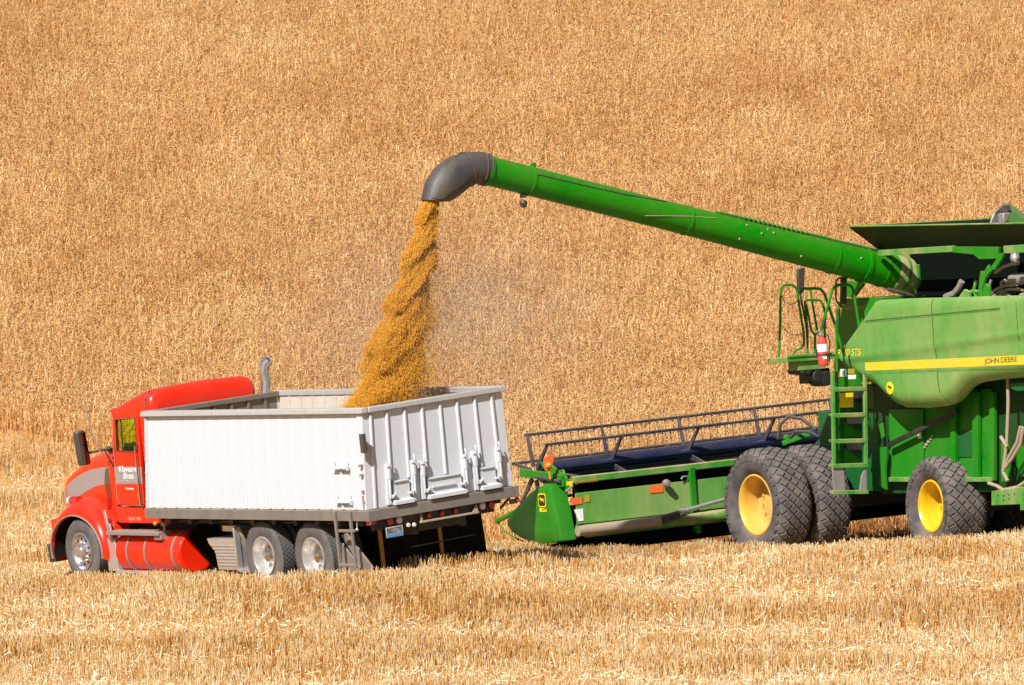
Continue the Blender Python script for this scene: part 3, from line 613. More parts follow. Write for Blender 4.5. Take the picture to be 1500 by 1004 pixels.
b = MB(); b.bar(CP(1302, 652, 1, 1.12), CP(1402, 602, 1, 1.12), .05, .07); b.build('brace_bar', M['black'], comb)
b = MB()
for i in range(5):
    p = CP(1354 + i * 3, 655 - i * 4, 1, .975); b.box(p, (.06, .02, .04))
b.build('hinge_knobs', M['hose'], comb)
b = MB(); b.span((-4.3, .9, 1.5), (-3.6, .975, 1.9)); b.build('access_hatch', M['green_dark'], comb, .01)
q0 = cp2(1347, 637, 1.0); b = MB(); b.box((q0[0], 1.004, q0[1]), (.10, .004, .12)); b.build('warning_decal', M['decal_white'], comb)
# rear axle beam with holes
panel([(1452, 720), (1512, 711), (1512, 748), (1494, 748), (1494, 739), (1452, 741)], 1.35, M['green_beam'], 'axle_beam', .25, .01)
b = MB()
for px, py in ((1462, 726), (1470, 726.5), (1470, 733), (1478, 725), (1478, 731), (1486, 724)):
    p = CP(px, py, 1, 1.352); b.disc(p, (0, 1, 0), .016, .003, 10)
b.build('bolt_holes', M['black'], comb)
b = MB()
for pts in ([(1476, 545), (1477, 590), (1475, 645), (1470, 690)], [(1495, 625), (1490, 648), (1478, 670), (1469, 690), (1476, 705)], [(1499, 626), (1495, 650), (1484, 670), (1473, 685)], [(1466, 640), (1472, 650), (1476, 655)], [(1448, 708), (1460, 712), (1470, 718), (1490, 714), (1505, 704)]):
    b.tube([CP(*p, 1, 1.25) for p in pts], .028, 8)
b.build('hydraulic_hose', M['hose'], comb)
panel([(1478, 562), (1512, 560), (1512, 572), (1490, 573), (1482, 570)], 1.3, M['green_dark'], 'bracket', .1)
# grain tank and its flared extension
b = MB(); b.span((-7.2, -.62, 3.9), (-2.15, .62, 4.78)); b.build('grain_tank', M['shade_black'], comb, .01)  # walls coloured black for the shaded recess under the extension
b = MB(); b.span((-7.2, -1.05, 3.885), (-1.5, 1.05, 3.93)); b.build('engine_deck', M['shade_black'], comb)
def frus(base, topv):
    b = MB()
    for i in range(4):
        j = (i + 1) % 4
        p = [Vector(base[i]), Vector(base[j]), Vector(topv[j]), Vector(topv[i])]
        n = (p[1] - p[0]).cross(p[3] - p[0]).normalized() * .012
        b.add([*p, *[q + n for q in p]], [(0, 1, 2, 3), (7, 6, 5, 4), (0, 4, 5, 1), (1, 5, 6, 2), (2, 6, 7, 3), (3, 7, 4, 0)])
    return b
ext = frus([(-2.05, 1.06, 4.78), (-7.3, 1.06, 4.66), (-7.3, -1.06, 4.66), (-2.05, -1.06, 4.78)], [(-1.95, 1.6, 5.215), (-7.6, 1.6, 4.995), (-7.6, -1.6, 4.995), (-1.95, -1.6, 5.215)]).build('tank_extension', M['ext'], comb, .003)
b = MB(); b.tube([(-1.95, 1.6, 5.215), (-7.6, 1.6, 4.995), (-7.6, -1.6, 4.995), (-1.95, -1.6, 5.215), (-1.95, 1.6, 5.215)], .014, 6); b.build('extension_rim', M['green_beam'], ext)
for p, q, h in (((1288, 371), (1398, 364.5), .095), ((1472, 366), (1540, 362), .12)):
    b = MB(); b.bar(CP(*p, 1, 1.37), CP(*q, 1, 1.37), .06, h); b.build('tank_beam', M['green_beam'], comb, .006)
pb = panel([(1395, 361.5), (1463, 362), (1461, 379), (1434, 380), (1426, 373), (1395, 370)], 1.41, M['green'], 'hinge_plate', .05)
panel([(1461, 372), (1471, 370), (1467, 380), (1456, 396), (1450, 394), (1459, 380)], 1.42, M['green'], 'hinge_arm', .05)
panel([(1447, 388), (1450, 398), (1443, 408), (1438, 425), (1440, 436), (1432, 436), (1434, 412), (1436, 397), (1440, 400)], 1.40, M['green'], 'hinge_arm', .05)
panel([(1438, 412), (1448, 420), (1450, 437), (1436, 437)], 1.38, M['green'], 'hinge_plate', .05)
panel([(1412, 424), (1420, 428), (1420, 437), (1403, 437)], 1.38, M['green_beam'], 'hinge_plate', .05)
b = MB(); b.tube([CP(1385, 435, 1, 1.0), CP(1398, 430, 1, 1.0), CP(1405, 421, 1, 1.0), CP(1409, 412, 1, 1.0)], .05, 8); b.build('duct', M['steel'], comb)
b = MB(); b.tube([CP(1430, 436, 1, .95), CP(1427, 424, 1, .95), CP(1430, 411, 1, .95)], .03, 8); b.tube([CP(1415, 431, 1, .95), CP(1424, 427, 1, .95), CP(1434, 428, 1, .95)], .03, 8); b.build('pipe', M['green_beam'], comb)
b = MB()
for pts in ([(1447, 436), (1458, 425), (1472, 419), (1490, 417)], [(1452, 437), (1464, 428), (1480, 424), (1500, 425)], [(1455, 438), (1470, 430), (1478, 432), (1484, 437)], [(1467, 424), (1467, 414), (1472, 411), (1476, 417)], [(1458, 400), (1470, 391), (1482, 387), (1492, 386)], [(1488, 438), (1495, 432), (1508, 431)]):
    b.tube([CP(*p, 1, .85) for p in pts], .026, 8)
b.build('engine_hose', M['hose'], comb)
b = MB(); p = CP(1481, 410, 1, .8); b.lathe([(.0001, 0), (.06, .005), (.09, .03), (.095, .1), (.095, 1.0)], p, (-1, 0, 0), 20); b.build('muffler', M['steel'], comb)
b = MB(); p = CP(1487, 378, 1, .8); b.box(p, (.12, .1, .16)); b.ball(p, .08, 6); b.build('filter_head', M['alu'], comb, .02)
b = MB(); b.bar(CP(1444, 437, 1, 1.1), CP(1452, 410, 1, 1.1), .02, .05); b.build('stay_rod', M['steel'], comb)
# folded cross-auger cover above the tank
b = MB(); ax0 = Vector(CP(1466, 317, 1, .5)); d = Vector((.1, -.85, -.52)).normalized(); pr = Vector((1, 0, 0)); up = pr.cross(d).normalized() * -1
def oct_(c, hw, hh): return [c + pr * (hw * math.cos(R_(22.5 + 45 * i))) + up * (hh * math.sin(R_(22.5 + 45 * i))) for i in range(8)]
b.rings([oct_(ax0, .26, .24), oct_(ax0 + d * 1.5, .26, .24)], True); fa = b.build('loading_auger_cover', M['green_dusty'], comb)
b = MB(); b.rings([oct_(ax0, .25, .23), oct_(ax0 + d * .01, .235, .215), oct_(ax0 + d * 1.4, .235, .215)], True); b.build('cover_inside', M['steel'], fa)
b = MB(); b.box(ax0 + d * .14 + up * .05 + pr * .06, (.16, .2, .16)); b.build('auger_bearing', M['steel'], fa, .02)
# front shoulder panel (behind the ladder)
b = MB(); y = 1.34; b.prism([(q[0], y, q[1]) for q in [cp2(*p, y) for p in [(1236, 438), (1292, 436), (1292, 560), (1222, 560), (1222, 530), (1228, 480)]]], (0, -2.68, 0)); fp = b.build('front_panel', M['green'], comb, .006)
letter_px(CP, 'Bullet Rotor', M['decal_dim'], fp, (1237.5, 454), (1267, 452.5), 1, 1.343, 6.5, upv, .2)
# cab, mostly hidden behind the shields
b = MB(); b.span((-1.33, -.9, 2.3), (-.2, .9, 2.7)); b.span((-1.33, -.9, 3.95), (-.45, .9, 4.06)); b.span((-1.33, -.9, 2.7), (-1.25, .9, 3.95))
for s in (1, -1): b.bar((-.22, s * .87, 2.7), (-.42, s * .87, 3.95), .06, .06)
cb = b.build('cab', M['green_dark'], comb, .02)
panel([(1239, 411), (1266, 415), (1250, 437), (1239, 434)], 1.25, M['green'], 'shoulder_plate', .04)
b = MB(); b.prism([(-.25, .84, 2.7), (-.44, .84, 4.1), (-1.25, .84, 4.1), (-1.25, .84, 2.7)], (0, -.01, 0)); b.prism([(-.25, -.84, 2.7), (-.44, -.84, 4.1), (-1.25, -.84, 4.1), (-1.25, -.84, 2.7)], (0, .01, 0)); b.prism([(-.25, .82, 2.7), (-.44, .82, 4.1), (-.44, -.82, 4.1), (-.25, -.82, 2.7)], (.01, 0, 0)); b.build('cab_glass', M['glass'], cb)
b = MB(); b.span((-1.1, -.3, 2.7), (-.7, .3, 3.0)); b.span((-1.15, -.3, 3.0), (-1.03, .3, 3.6)); b.build('cab_seat', M['seat'], cb, .03)
# unloading auger ------------------------------------------
XA = -2.1
A0 = Vector(CP(1318, 402, 0, XA)); A1 = Vector(CP(707.5, 248.5, 0, XA)); dA = (A1 - A0).normalized()
ln_ = (A1 - A0).length
b = MB(); N = 30
b.tube([A0 + dA * (ln_ * i / N) for i in range(N + 1)], [.268 - .045 * min(1, (i / N) / .55) for i in range(N + 1)], 36)
aug = b.build('unloading_auger', M['green_auger'], comb, ang=50)
b = MB()
def ring_at(px, w=.02, off=.012):
    f = (px - 1318) / (707.5 - 1318); c = A0 + dA * (ln_ * f); r = .268 - .045 * min(1, f / .55)
    b.lathe([(r, -w), (r + off, -w), (r + off, w), (r, w)], c, dA, 36)
for px, w_, o_ in ((772, .02, .012), (998, .02, .012), (1215, .02, .012), (1290, .02, .012), (1262, .03, .02), (712, .03, .022)):
    b = MB(); ring_at(px, w_, o_); b.build('auger_band', M['green_auger'], aug)
up_ = dA.cross(Vector((1, 0, 0))).normalized()
if up_.z < 0: up_ = -up_
side = -Vector((1, 0, 0))
f_ = lambda px: (px - 1318) / (707.5 - 1318)
b = MB()
def onaug(px, a, off=.006):   # a: angle from the camera side towards the top
    f = f_(px); c = A0 + dA * (ln_ * f); r = .268 - .045 * min(1, f / .55) + off
    return c + (side * math.cos(a) + up_ * math.sin(a)) * r
b.tube([onaug(772, -.9), onaug(772, .35), onaug(776, .45), onaug(840, .5), onaug(905, .62), onaug(960, .95)], .012, 6); b.build('hydraulic_line', M['dark'], aug)
b = MB(); b.tube([onaug(px, 1.25 + .0 * px, .03) for px in (1040, 1080, 1120, 1160, 1200, 1240, 1296)], .02, 6)
for px in range(1075, 1172, 7): b.box(onaug(px, 1.35, .03), (.16, .035, .035))
b.tube([onaug(px, 1.75, .03) for px in (1040, 1120, 1200, 1296)], .02, 6); b.build('auger_walkway', M['green_beam'], aug)
b = MB()
b.tube([onaug(931, -.55), onaug(960, -.2), onaug(992, .15), onaug(1030, .5)], .007, 5)
for px, a in ((1097, .2), (1068, -.5), (1076, .55), (1107, .65), (1115, .45), (1245, .2), (1160, -.6)): b.ball(onaug(px, a), .018, 5)
b.build('auger_bolt', M['hose'], aug)
b = MB(); p = onaug(766, -1.45, .03); b.box(p, (.10, .06, .06)); b.lathe([(.0001, -.09), (.04, -.085), (.065, -.02), (.05, .02), (.0001, .03)], p + Vector((0, 0, -.09)), (0, 0, 1), 16); b.build('auger_lamp', M['dark'], aug, .006)
b = MB(); p = onaug(774, 1.5, .03); b.box(p, (.06, .08, .07)); b.build('auger_bracket', M['green'], aug, .008)
# base elbow
b = MB(); E0 = A0 - dA * .0
el = [A0 + dA * .16, A0 - dA * .10, A0 - dA * .30 + Vector((0, 0, -.06)), A0 - dA * .46 + Vector((0, 0, -.22)), A0 - dA * .52 + Vector((0, 0, -.5))]
b.tube(el, [.285, .285, .275, .26, .26], 28); elb = b.build('auger_elbow', M['green_beam'], comb, ang=50)
b = MB(); b.lathe([(.27, -.17), (.292, -.16), (.298, .0), (.292, .16), (.27, .17)], A0 - dA * .02, dA, 32); b.build('auger_sleeve', M['dusty_sleeve'], elb)
b = MB()
for t, r in ((0, .30), (.26, .30)): b.lathe([(r - .02, -.025), (r + .012, -.025), (r + .012, .025), (r - .02, .025)], A0 - dA * t, dA, 28)
b.box(A0 - dA * .22 + Vector((-.28, 0, .04)), (.08, .16, .3)); b.bar(A0 - dA * .3 + Vector((-.29, 0, .15)), A0 - dA * .12 + Vector((-.29, 0, -.2)), .05, .05); b.build('elbow_flange', M['green'], elb, .01)
b = MB(); b.tube([CP(1308, 426, 0, -2.35), CP(1330, 432, 0, -2.4), CP(1360, 437, 0, -2.5)], .03, 8); b.tube([CP(1300, 424, 0, -2.35), CP(1325, 430, 0, -2.4)], .03, 8); b.build('auger_cylinder', M['dark'], comb)
# rubber spout
b = MB()
path = [(712, 248.5, .235, .235), (700, 246, .245, .24), (686, 247, .255, .25), (670, 254.5, .285, .265), (654, 267, .285, .26), (642, 280, .245, .24), (634, 294.5, .182, .20)]
pp = [Vector(CP(x, y, 0, XA)) for x, y, *_ in path]; R = []
for i, (x, y, ra, rb) in enumerate(path):
    t = (pp[min(i + 1, 6)] - pp[max(i - 1, 0)]).normalized()
    if i == 6: t = Vector((0, .12, -1)).normalized()
    u = Vector((1, 0, 0)); v = t.cross(u).normalized()
    R.append([pp[i] + u * (rb * math.cos(2 * math.pi * k / 32)) + v * (ra * math.sin(2 * math.pi * k / 32)) for k in range(32)])
b.rings(R, True); b.rings([[q + (pp[i] - q) * .06 for q in R[i]] for i in range(7)], True); b.rings([R[6], [q + (pp[6] - q) * .06 for q in R[6]]], True)
sp = b.build('rubber_spout', M['boot'], aug, ang=60)
b = MB()
for i0, f in ((0, .0), (0, .65), (2, .2)):
    rg = [R[i0][k].lerp(R[i0 + 1][k], f) for k in range(32)]; c = pp[i0].lerp(pp[i0 + 1], f)
    b.tube([q + (q - c).normalized() * .004 for q in rg] + [rg[0]], .014, 6, False)
b.build('spout_rib', M['dark'], sp)
b = MB(); w = []
for f, k0, k1 in ((3.1, 14, 20), (4, 14, 20.), (5, 14.5, 20), (5.9, 15, 20)):
    i = int(f); t = f - i; row = []
    for k in np.linspace(k0, k1, 6):
        a = 2 * math.pi * k / 32; ka = int(k) % 32; kb = (ka + 1) % 32; g = k - int(k)
        q = R[i][ka].lerp(R[i][kb], g).lerp(R[i + 1][ka].lerp(R[i + 1][kb], g), t); c = pp[i].lerp(pp[i + 1], t); row.append(q + (q - c).normalized() * .012)
    w.append(row)
b.rings(w, False); b.build('spout_flap', M['dark'], sp)
# wheels ---------------------------------------------------
def field_tyre(Rr, rim, w):
    h = w / 2
    def rr(y):
        u = abs(y) / h
        return Rr - .03 - (.10 * ((u - .55) / .45) ** 2 if u > .55 else 0) * (Rr / .9)
    p = [(rim, -h * .62), (rim + .04, -h * .80), (rim + .14, -h * .98), (rim + .26, -h * 1.02), (Rr - .17, -h * 1.0)]
    for i in range(25):
        y = -h * .96 + 2 * h * .96 * i / 24; p.append((rr(y), y))
    p += [(Rr - .17, h * 1.0), (rim + .26, h * 1.02), (rim + .14, h * .98), (rim + .04, h * .80), (rim, h * .62), (rim - .03, 0)]
    m = MB(); m.lathe(p, (0, 0, 0), (0, 1, 0), 80, True)
    N = int(round(2 * math.pi * Rr / .185)); rows = int(round(w / .088))
    for j in range(rows):
        y = -h * .92 + 2 * h * .92 * (j + .0) / (rows - 1)
        for k in range(N):
            a = 2 * math.pi * (k + .5 * (j % 2)) / N
            L = .098; B = 2 * h * .92 / (rows - 1) * .97
            out = [(L, 0), (L * .62, B * .34), (L * .40, B * .62), (0, B * .98), (-L * .40, B * .62), (-L * .62, B * .34), (-L, 0), (-L * .62, -B * .34), (-L * .40, -B * .62), (0, -B * .98), (L * .40, -B * .62), (L * .62, -B * .34)]
            out = [(cx * .80, cy * .82) for cx, cy in out]; top = [(cx * .90, cy * .90) for cx, cy in out]
            def P(cx, cy, lift):
                yy = max(-h * .985, min(h * .985, y + cy)); r = rr(yy) + lift; aa = a + cx / Rr
                return (r * math.cos(aa), yy, r * math.sin(aa))
            n = 12
            m.add([P(*q, -.01) for q in out] + [P(*q, .030) for q in top], [(i, (i + 1) % n, n + (i + 1) % n, n + i) for i in range(n)] + [tuple(range(n, 2 * n))])
    # shoulder lugs
    for k in range(N):
        for s in (1, -1):
            a = 2 * math.pi * (k + .25) / N; mm = Matrix.Rotation(-a, 3, 'Y'); m.box(mm @ Vector((Rr - .155, s * h * .995, 0)), (.08, .03, .075), mm)
    return m
def deep_rim(r, h, mat, depth, parent, dmat):
    b = MB(); b.lathe([(r - .01, h - .05), (r + .012, h + .01), (r + .004, h + .028), (r - .022, h + .030), (r - .045, h - .0), (r - .06, h - .06), (r - .07, h - depth), (r * .35, h - depth - .03)], (0, 0, 0), (0, 1, 0), 56); o = b.build('rim', mat, parent)
    b = MB(); b.lathe([(r * .90, h - depth + .005), (r * .6, h - depth - .005), (r * .42, h - depth + .03), (r * .34, h - depth + .04), (.0001, h - depth + .04)], (0, 0, 0), (0, 1, 0), 48)
    for k in range(10):
        a = 2 * math.pi * k / 10; b.disc((r * .48 * math.cos(a), h - depth + .02, r * .48 * math.sin(a)), (0, 1, 0), .025, .03, 8)
    b.build('wheel_disc', dmat, parent); return o
fw = field_tyre(.90, .47, .62).build('wheel', M['rubber_dusty'], comb, ang=30); deep_rim(.485, .21, M['yellow_dusty'], .30, fw, M['yellow_dusty'])
fw.location = (0, 2.45 - .27, .90)
rename_copy(fw, comb, (0, 1.42, .90)); rename_copy(fw, comb, (0, -2.18, .90), (0, 0, math.pi)); rename_copy(fw, comb, (0, -1.42, .90), (0, 0, math.pi))
rw = field_tyre(.77, .39, .70).build('wheel', M['rubber_dusty'], comb, ang=30); deep_rim(.405, .25, M['yellow'], .30, rw, M['yellow'])
st = R_(6); rw.location = (-3.24 - .03, 1.30 - .30, .76); rw.rotation_euler = (R_(2), 0, -st)
rename_copy(rw, comb, (-3.27, -1.0, .76), (0, 0, math.pi - st))
b = MB(); b.span((-.22, -1.1, .75), (.22, 1.1, 1.15)); b.tube([(0, -2.1, .9), (0, 2.1, .9)], .16, 12); b.build('front_axle', M['black'], comb, .02)
b = MB(); b.span((-3.45, -.75, .62), (-3.05, .75, .95)); b.span((-7.4, -.6, .8), (-3.4, .6, 1.0)); b.build('rear_axle', M['black'], comb, .02)
b = MB(); b.span((-1.4, -.85, 1.0), (.4, .85, 2.3)); b.prism([(.3, -.7, 1.1), (.3, -.7, 2.0), (2.0, -.7, 1.25), (2.0, -.7, .5)], (0, 1.4, 0)); b.build('feeder_house', M['green_dark'], comb, .01)
# ladder, landing, rails -----------------------------------
XL = -2.0
LP = lambda px, py: CP(px, py, 0, XL)
b = MB()
b.bar(LP(1219.5, 543), LP(1221.5, 684), .055, .05, (1, 0, 0)); b.bar(LP(1266.5, 540), LP(1268.5, 684), .055, .05, (1, 0, 0))
for py in (571, 609, 647, 683):
    p, q = LP(1219, py), LP(1268, py - 1.5); b.prism([(XL - .03, p[1], p[2] + .03), (XL + .10, p[1], p[2] + .035), (XL + .10, p[1], p[2]), (XL - .03, p[1], p[2] - .035)], (0, q[1] - p[1], q[2] - p[2]))
lad = b.build('ladder', M['green_beam'], comb, .005)
def lplate(poly, x, th, mat, name):
    b = MB(); b.prism([CP(*q, 0, x) for q in poly], (th, 0, 0)); return b.build(name, M[mat], lad, .002)
for y0, y1 in ((574, 605), (612, 643), (650, 681)): lplate([(1220, y0), (1228, y0), (1231, y1), (1221, y1)], XL + .06, .02, 'green', 'ladder_side')
lplate([(1229, 541), (1262, 539), (1262, 566), (1229, 568)], XL + .2, .02, 'green', 'ladder_back'); lplate([(1229, 574), (1263, 573), (1263, 682), (1229, 683)], XL + .22, .02, 'green_dark', 'ladder_back')
for y0 in (573, 611, 649): lplate([(1236, y0), (1262, y0 - .6), (1262, y0 + 17), (1236, y0 + 18)], XL + .215, .004, 'black', 'step_grating')
lplate([(1230, 576), (1250, 575.5), (1250, 597), (1230, 597.5)], XL + .205, .004, 'decal_yellow', 'yellow_decal'); lplate([(1236, 618), (1262, 636), (1262, 640), (1236, 641)], XL + .205, .004, 'green', 'step_riser'); lplate([(1236, 656), (1262, 674), (1262, 680), (1236, 680)], XL + .205, .004, 'green', 'step_riser')
for (x0, y0, x1, y1, mt) in ((1231, 541, 1240, 552, 'decal_white'), (1242, 541, 1252, 548, 'decal_dim'), (1242, 549.5, 1254, 556, 'decal_white'), (1228, 546, 1230.5, 553, 'decal_orange')):
    lplate([(x0, y0), (x1, y0 - .3), (x1, y1 - .3), (x0, y1)], XL + .195, .003, mt, 'warning_decal')
lplate([(1234, 543), (1238, 543), (1238, 551), (1234, 551)], XL + .193, .002, 'decal_blue', 'warning_decal')
for pl_ in ([(1219.5, 685), (1236, 685), (1238, 720), (1221, 721)], [(1269.5, 683), (1262, 697), (1259, 721), (1270, 721)]):
    b = MB(); b.prism([LP(*q) for q in pl_], (.02, 0, 0)); b.build('flexible_side', M['steel'], lad, .003)
b = MB(); p, q = LP(1220, 722), LP(1271, 721); b.prism([(XL - .03, p[1], p[2] + .03), (XL + .10, p[1], p[2] + .035), (XL + .10, p[1], p[2]), (XL - .03, p[1], p[2] - .03)], (0, q[1] - p[1], q[2] - p[2])); b.build('bottom_step', M['green_beam'], lad, .004)
# landing
XP = -1.2
PP = lambda px, py: CP(px, py, 0, XP)
zl = PP(1170, 525)[2]; yl = PP(1137, 525)[1] - .04
b = MB(); b.span((XP - .25, 1.36, zl - .05), (XP + .3, yl, zl + .02)); b.span((XP - .27, 1.7, zl + .02), (XP - .24, yl, zl + .06)); pf = b.build('landing', M['green_beam'], comb, .005)
b = MB(); p, q = PP(1159, 530), PP(1200, 541); b.span((XP - .2, q[1], q[2]), (XP + .1, p[1], p[2])); b.build('tool_box', M['green_beam'], pf, .01)
b = MB(); 
for px, py, r in ((1190, 552, .11), (1202, 555, .12), (1167, 544, .05), (1176, 545, .05)): p = PP(px, py); b.lathe([(.0001, -.2), (r, -.19), (r, .19), (.0001, .2)], p, (1, 0, 0), 16)
p, q = PP(1182, 541), PP(1214, 560); b.span((XP - .05, q[1], q[2]), (XP + .25, p[1], p[2])); b.build('landing_underside', M['black'], pf, .01)
def rail(pts, F, r, mat, name='hand_rail'):
    P3 = [Vector(F(*p)) for p in pts]; out = [P3[0]]
    for i in range(1, len(P3) - 1):
        a, c, d = P3[i - 1], P3[i], P3[i + 1]; k = min(.06, (a - c).length * .45, (d - c).length * .45)
        s0 = c + (a - c).normalized() * k; s1 = c + (d - c).normalized() * k
        out += [s0, (s0 + 2 * c + s1) / 4, s1]
    out.append(P3[-1]); b = MB(); b.tube(out, r, 8); return b.build(name, mat, comb)
CP_ = lambda px, py: CP(px, py, 0, -1.6)
rail([(1140.9, 523), (1142.9, 475.6), (1143.5, 423.8), (1147.9, 417.5), (1161.8, 417.5), (1166.8, 422.8), (1177.8, 491.6), (1177.8, 507.5), (1169.8, 511.9), (1162.8, 515.5), (1160.8, 524)], PP, .020, M['green'])
rail([(1183, 526), (1183, 484), (1178.5, 440), (1186, 439.5), (1201.7, 439.8), (1205.7, 445.7), (1208.5, 458), (1207.5, 520)], PP, .019, M['green'])
rail([(1181, 446), (1188.7, 486), (1193.7, 490.2), (1198.7, 489.6)], PP, .018, M['green']); rail([(1193.7, 490.5), (1193.7, 524)], PP, .02, M['green'])
rail([(1187, 425), (1190, 445), (1198, 488)], PP, .018, M['green'])
rail([(1171.8, 431), (1174.5, 423), (1201.7, 422.8), (1207.6, 430), (1225.6, 483.6), (1234.5, 515), (1241, 533)], CP_, .022, M['green'])
rail([(1171.8, 428), (1175, 448), (1181, 476), (1183, 500)], PP, .018, M['dark'])
rail([(1202.7, 484), (1207.6, 465.7), (1219.6, 423.8), (1225.6, 417.8), (1244.5, 417.5), (1249.5, 422.8), (1253.5, 445.7), (1259.4, 483.6), (1266.4, 517.5), (1267.5, 545)], LP, .023, M['green'])
rail([(1203, 484), (1207, 468)], LP, .025, M['dark'], 'rail_grip')
rail([(1225, 484), (1226, 545)], LP, .022, M['green'])
b = MB(); b.tube([PP(1143.5, 430), PP(1150, 443), (PP(1158, 446.5)), PP(1166, 443), PP(1170, 437)], .006, 5); b.tube([PP(1143.5, 475), PP(1152, 486), PP(1162, 491.5), PP(1170, 490), PP(1177, 487)], .006, 5); b.build('rail_chain', M['dark'], comb)
b = MB(); p = PP(1173.5, 392); q = PP(1173.5, 430); b.prism([(XP - .02, p[1] + .075, p[2] - .02), (XP - .02, p[1] - .065, p[2]), (XP - .02, q[1] - .05, q[2] + .03), (XP - .02, q[1] - .02, q[2]), (XP - .02, q[1] + .06, q[2])], (.06, 0, 0)); b.build('side_mirror', M['dark'], comb, .015)
rail([(1241, 407.5), (1228, 407), (1224.5, 412), (1224.5, 441), (1230, 447), (1234, 450)], CP_, .014, M['black'], 'mirror_frame')
b = MB(); p = CP_(1237, 408); q = CP_(1237, 446); b.prism([(-1.6, p[1] + .05, p[2]), (-1.6, p[1] - .05, p[2]), (-1.6, q[1] - .05, q[2]), (-1.6, q[1] + .06, q[2])], (.05, 0, 0)); b.build('side_mirror', M['dark'], comb, .01)

# ------------------------------------------------------------------ header (part) with its own pieces
def hz(y): return .535 + .027 * (4.6 - y)
def hp(x, y, h): return (x, y, hz(y) + h)
YH = 4.6; XH = 1.9
b = MB()
b.add([hp(XH, YH, .22), hp(XH, -YH, .22), hp(XH, -YH, .72), hp(XH, YH, .72), hp(XH + .03, YH, .22), hp(XH + .03, -YH, .22), hp(XH + .03, -YH, .72), hp(XH + .03, YH, .72)], [(0, 1, 2, 3), (7, 6, 5, 4), (0, 4, 5, 1), (1, 5, 6, 2), (2, 6, 7, 3), (3, 7, 4, 0)])
b.prism([hp(XH + .05, YH, .02), hp(XH + .25, YH, -.05), hp(XH + 1.1, YH, -.08), hp(XH + 1.1, YH, -.05), hp(XH + .2, YH, .03), hp(XH + .05, YH, .22)], (0, -2 * YH, .027 * 2 * YH))
header = b.build('header', M['green_dusty'], comb, .004)
b = MB(); b.prism([hp(XH - .03, YH + .02, .88), hp(XH + .10, YH + .02, .89), hp(XH + .10, YH + .02, .99), hp(XH - .03, YH + .02, .985)], (0, -2 * YH - .04, .027 * (2 * YH + .04))); b.build('top_beam', M['green_beam'], header, .012)
b = MB(); b.tube([hp(XH - .06, YH - .1, .10), hp(XH - .06, -YH, .10)], .105, 14); b.build('lower_tube', M['green_beam'], header)
b = MB(); b.prism([hp(XH + .0, YH - .05, .04), hp(XH + .0, YH - .05, -.22), hp(XH + .04, YH - .05, -.24), hp(XH + .9, YH - .05, -.2), hp(XH + .9, YH - .05, -.1), hp(XH + .04, YH - .05, .03)], (0, -2 * YH + .1, .027 * (2 * YH - .1))); b.build('header_underside_shade', M['shade_black'], header)  # black sheet added as the dark shade beneath the header
for y in (CP(1014, 720, 0, XH)[1], 0.7, -.7, -2.3):
    b = MB(); b.prism([hp(XH - .05, y + .05, .0), hp(XH - .05, y - .05, .0), hp(XH - .05, y - .05, .93), hp(XH - .05, y + .05, .93)], (.12, 0, 0)); b.prism([hp(XH - .14, y + .04, -.14), hp(XH + .05, y + .04, -.10), hp(XH + .05, y + .04, .2), hp(XH - .12, y + .04, .14)], (0, -.08, 0)); b.build('back_post', M['green'], header, .006)
XD = XH - .12
DP = lambda px, py, x=XD: CP(px, py, 0, x)
b = MB(); b.tube([DP(846, 778.5), DP(961, 765)], .085, 16); b.lathe([(.02, -.03), (.11, -.03), (.11, .03), (.02, .03)], DP(962, 764.5), Vector(DP(961, 765)) - Vector(DP(846, 778.5)), 16); sf = b.build('shaft_guard', M['hose'], header)
b = MB(); b.tube([DP(966, 763), DP(993, 755)], .075, 12); 
for i in range(12): b.ball(DP(968 + i * 2.2, 762 - i * .7 + (-1) ** i * 2.5), .035, 5)
b.build('universal_joint', M['dark'], header)
b = MB(); b.tube([DP(992, 751.5), DP(1001, 749)], .055, 12); b.tube([DP(1000, 749.2), DP(1090, 724)], .034, 12); b.build('drive_rod', M['alu'], header)
def hdecal(poly, mat, name, x=XH - .012):
    b = MB(); b.prism([CP(*p, 0, x) for p in poly], (.006, 0, 0)); return b.build(name, mat, header)
hdecal([(836, 730), (853, 728), (853, 738), (837, 740.5)], M['decal_orange'], 'reflector'); hdecal([(952, 711.5), (972, 709.5), (972, 721), (952, 723)], M['decal_orange'], 'reflector')
hdecal([(857, 726), (864, 725), (864, 735), (857, 736)], M['decal_dim'], 'warning_decal'); hdecal([(841, 747), (854, 745), (855, 763), (848, 764)], M['decal_white'], 'warning_decal')
hdecal([(830, 705.5), (839, 704.4), (839, 710.6), (830, 711.6)], M['decal_yellow'], 'yellow_decal', XH - .036)
lettering('JOHN DEERE', M['decal_dim'], header, CP(843, 710.5, 0, XH - .037), Vector(CP(874, 706.5, 0, XH - .037)) - Vector(CP(843, 710.5, 0, XH - .037)), (0, 0, 1), .42, .06)
b = MB(); p = CP(976, 708, 0, XH - .1); b.lathe([(.0001, -.07), (.05, -.06), (.065, 0), (.055, .04), (.0001, .05)], p, (1, 0, 0), 16); b.tube([p, CP(980, 722, 0, XH - .02)], .015); b.build('header_lamp', M['steel'], header)
b = MB(); b.tube([CP(828, 720, 0, XH - .06), CP(833, 717, 0, XH - .06), CP(839, 712, 0, XH - .03)], .016, 6); b.tube([CP(998, 702, 0, XH - .05), CP(1000, 698.5, 0, XH - .05), CP(1006, 698, 0, XH - .05)], .014, 6); b.build('latch', M['alu'], header)
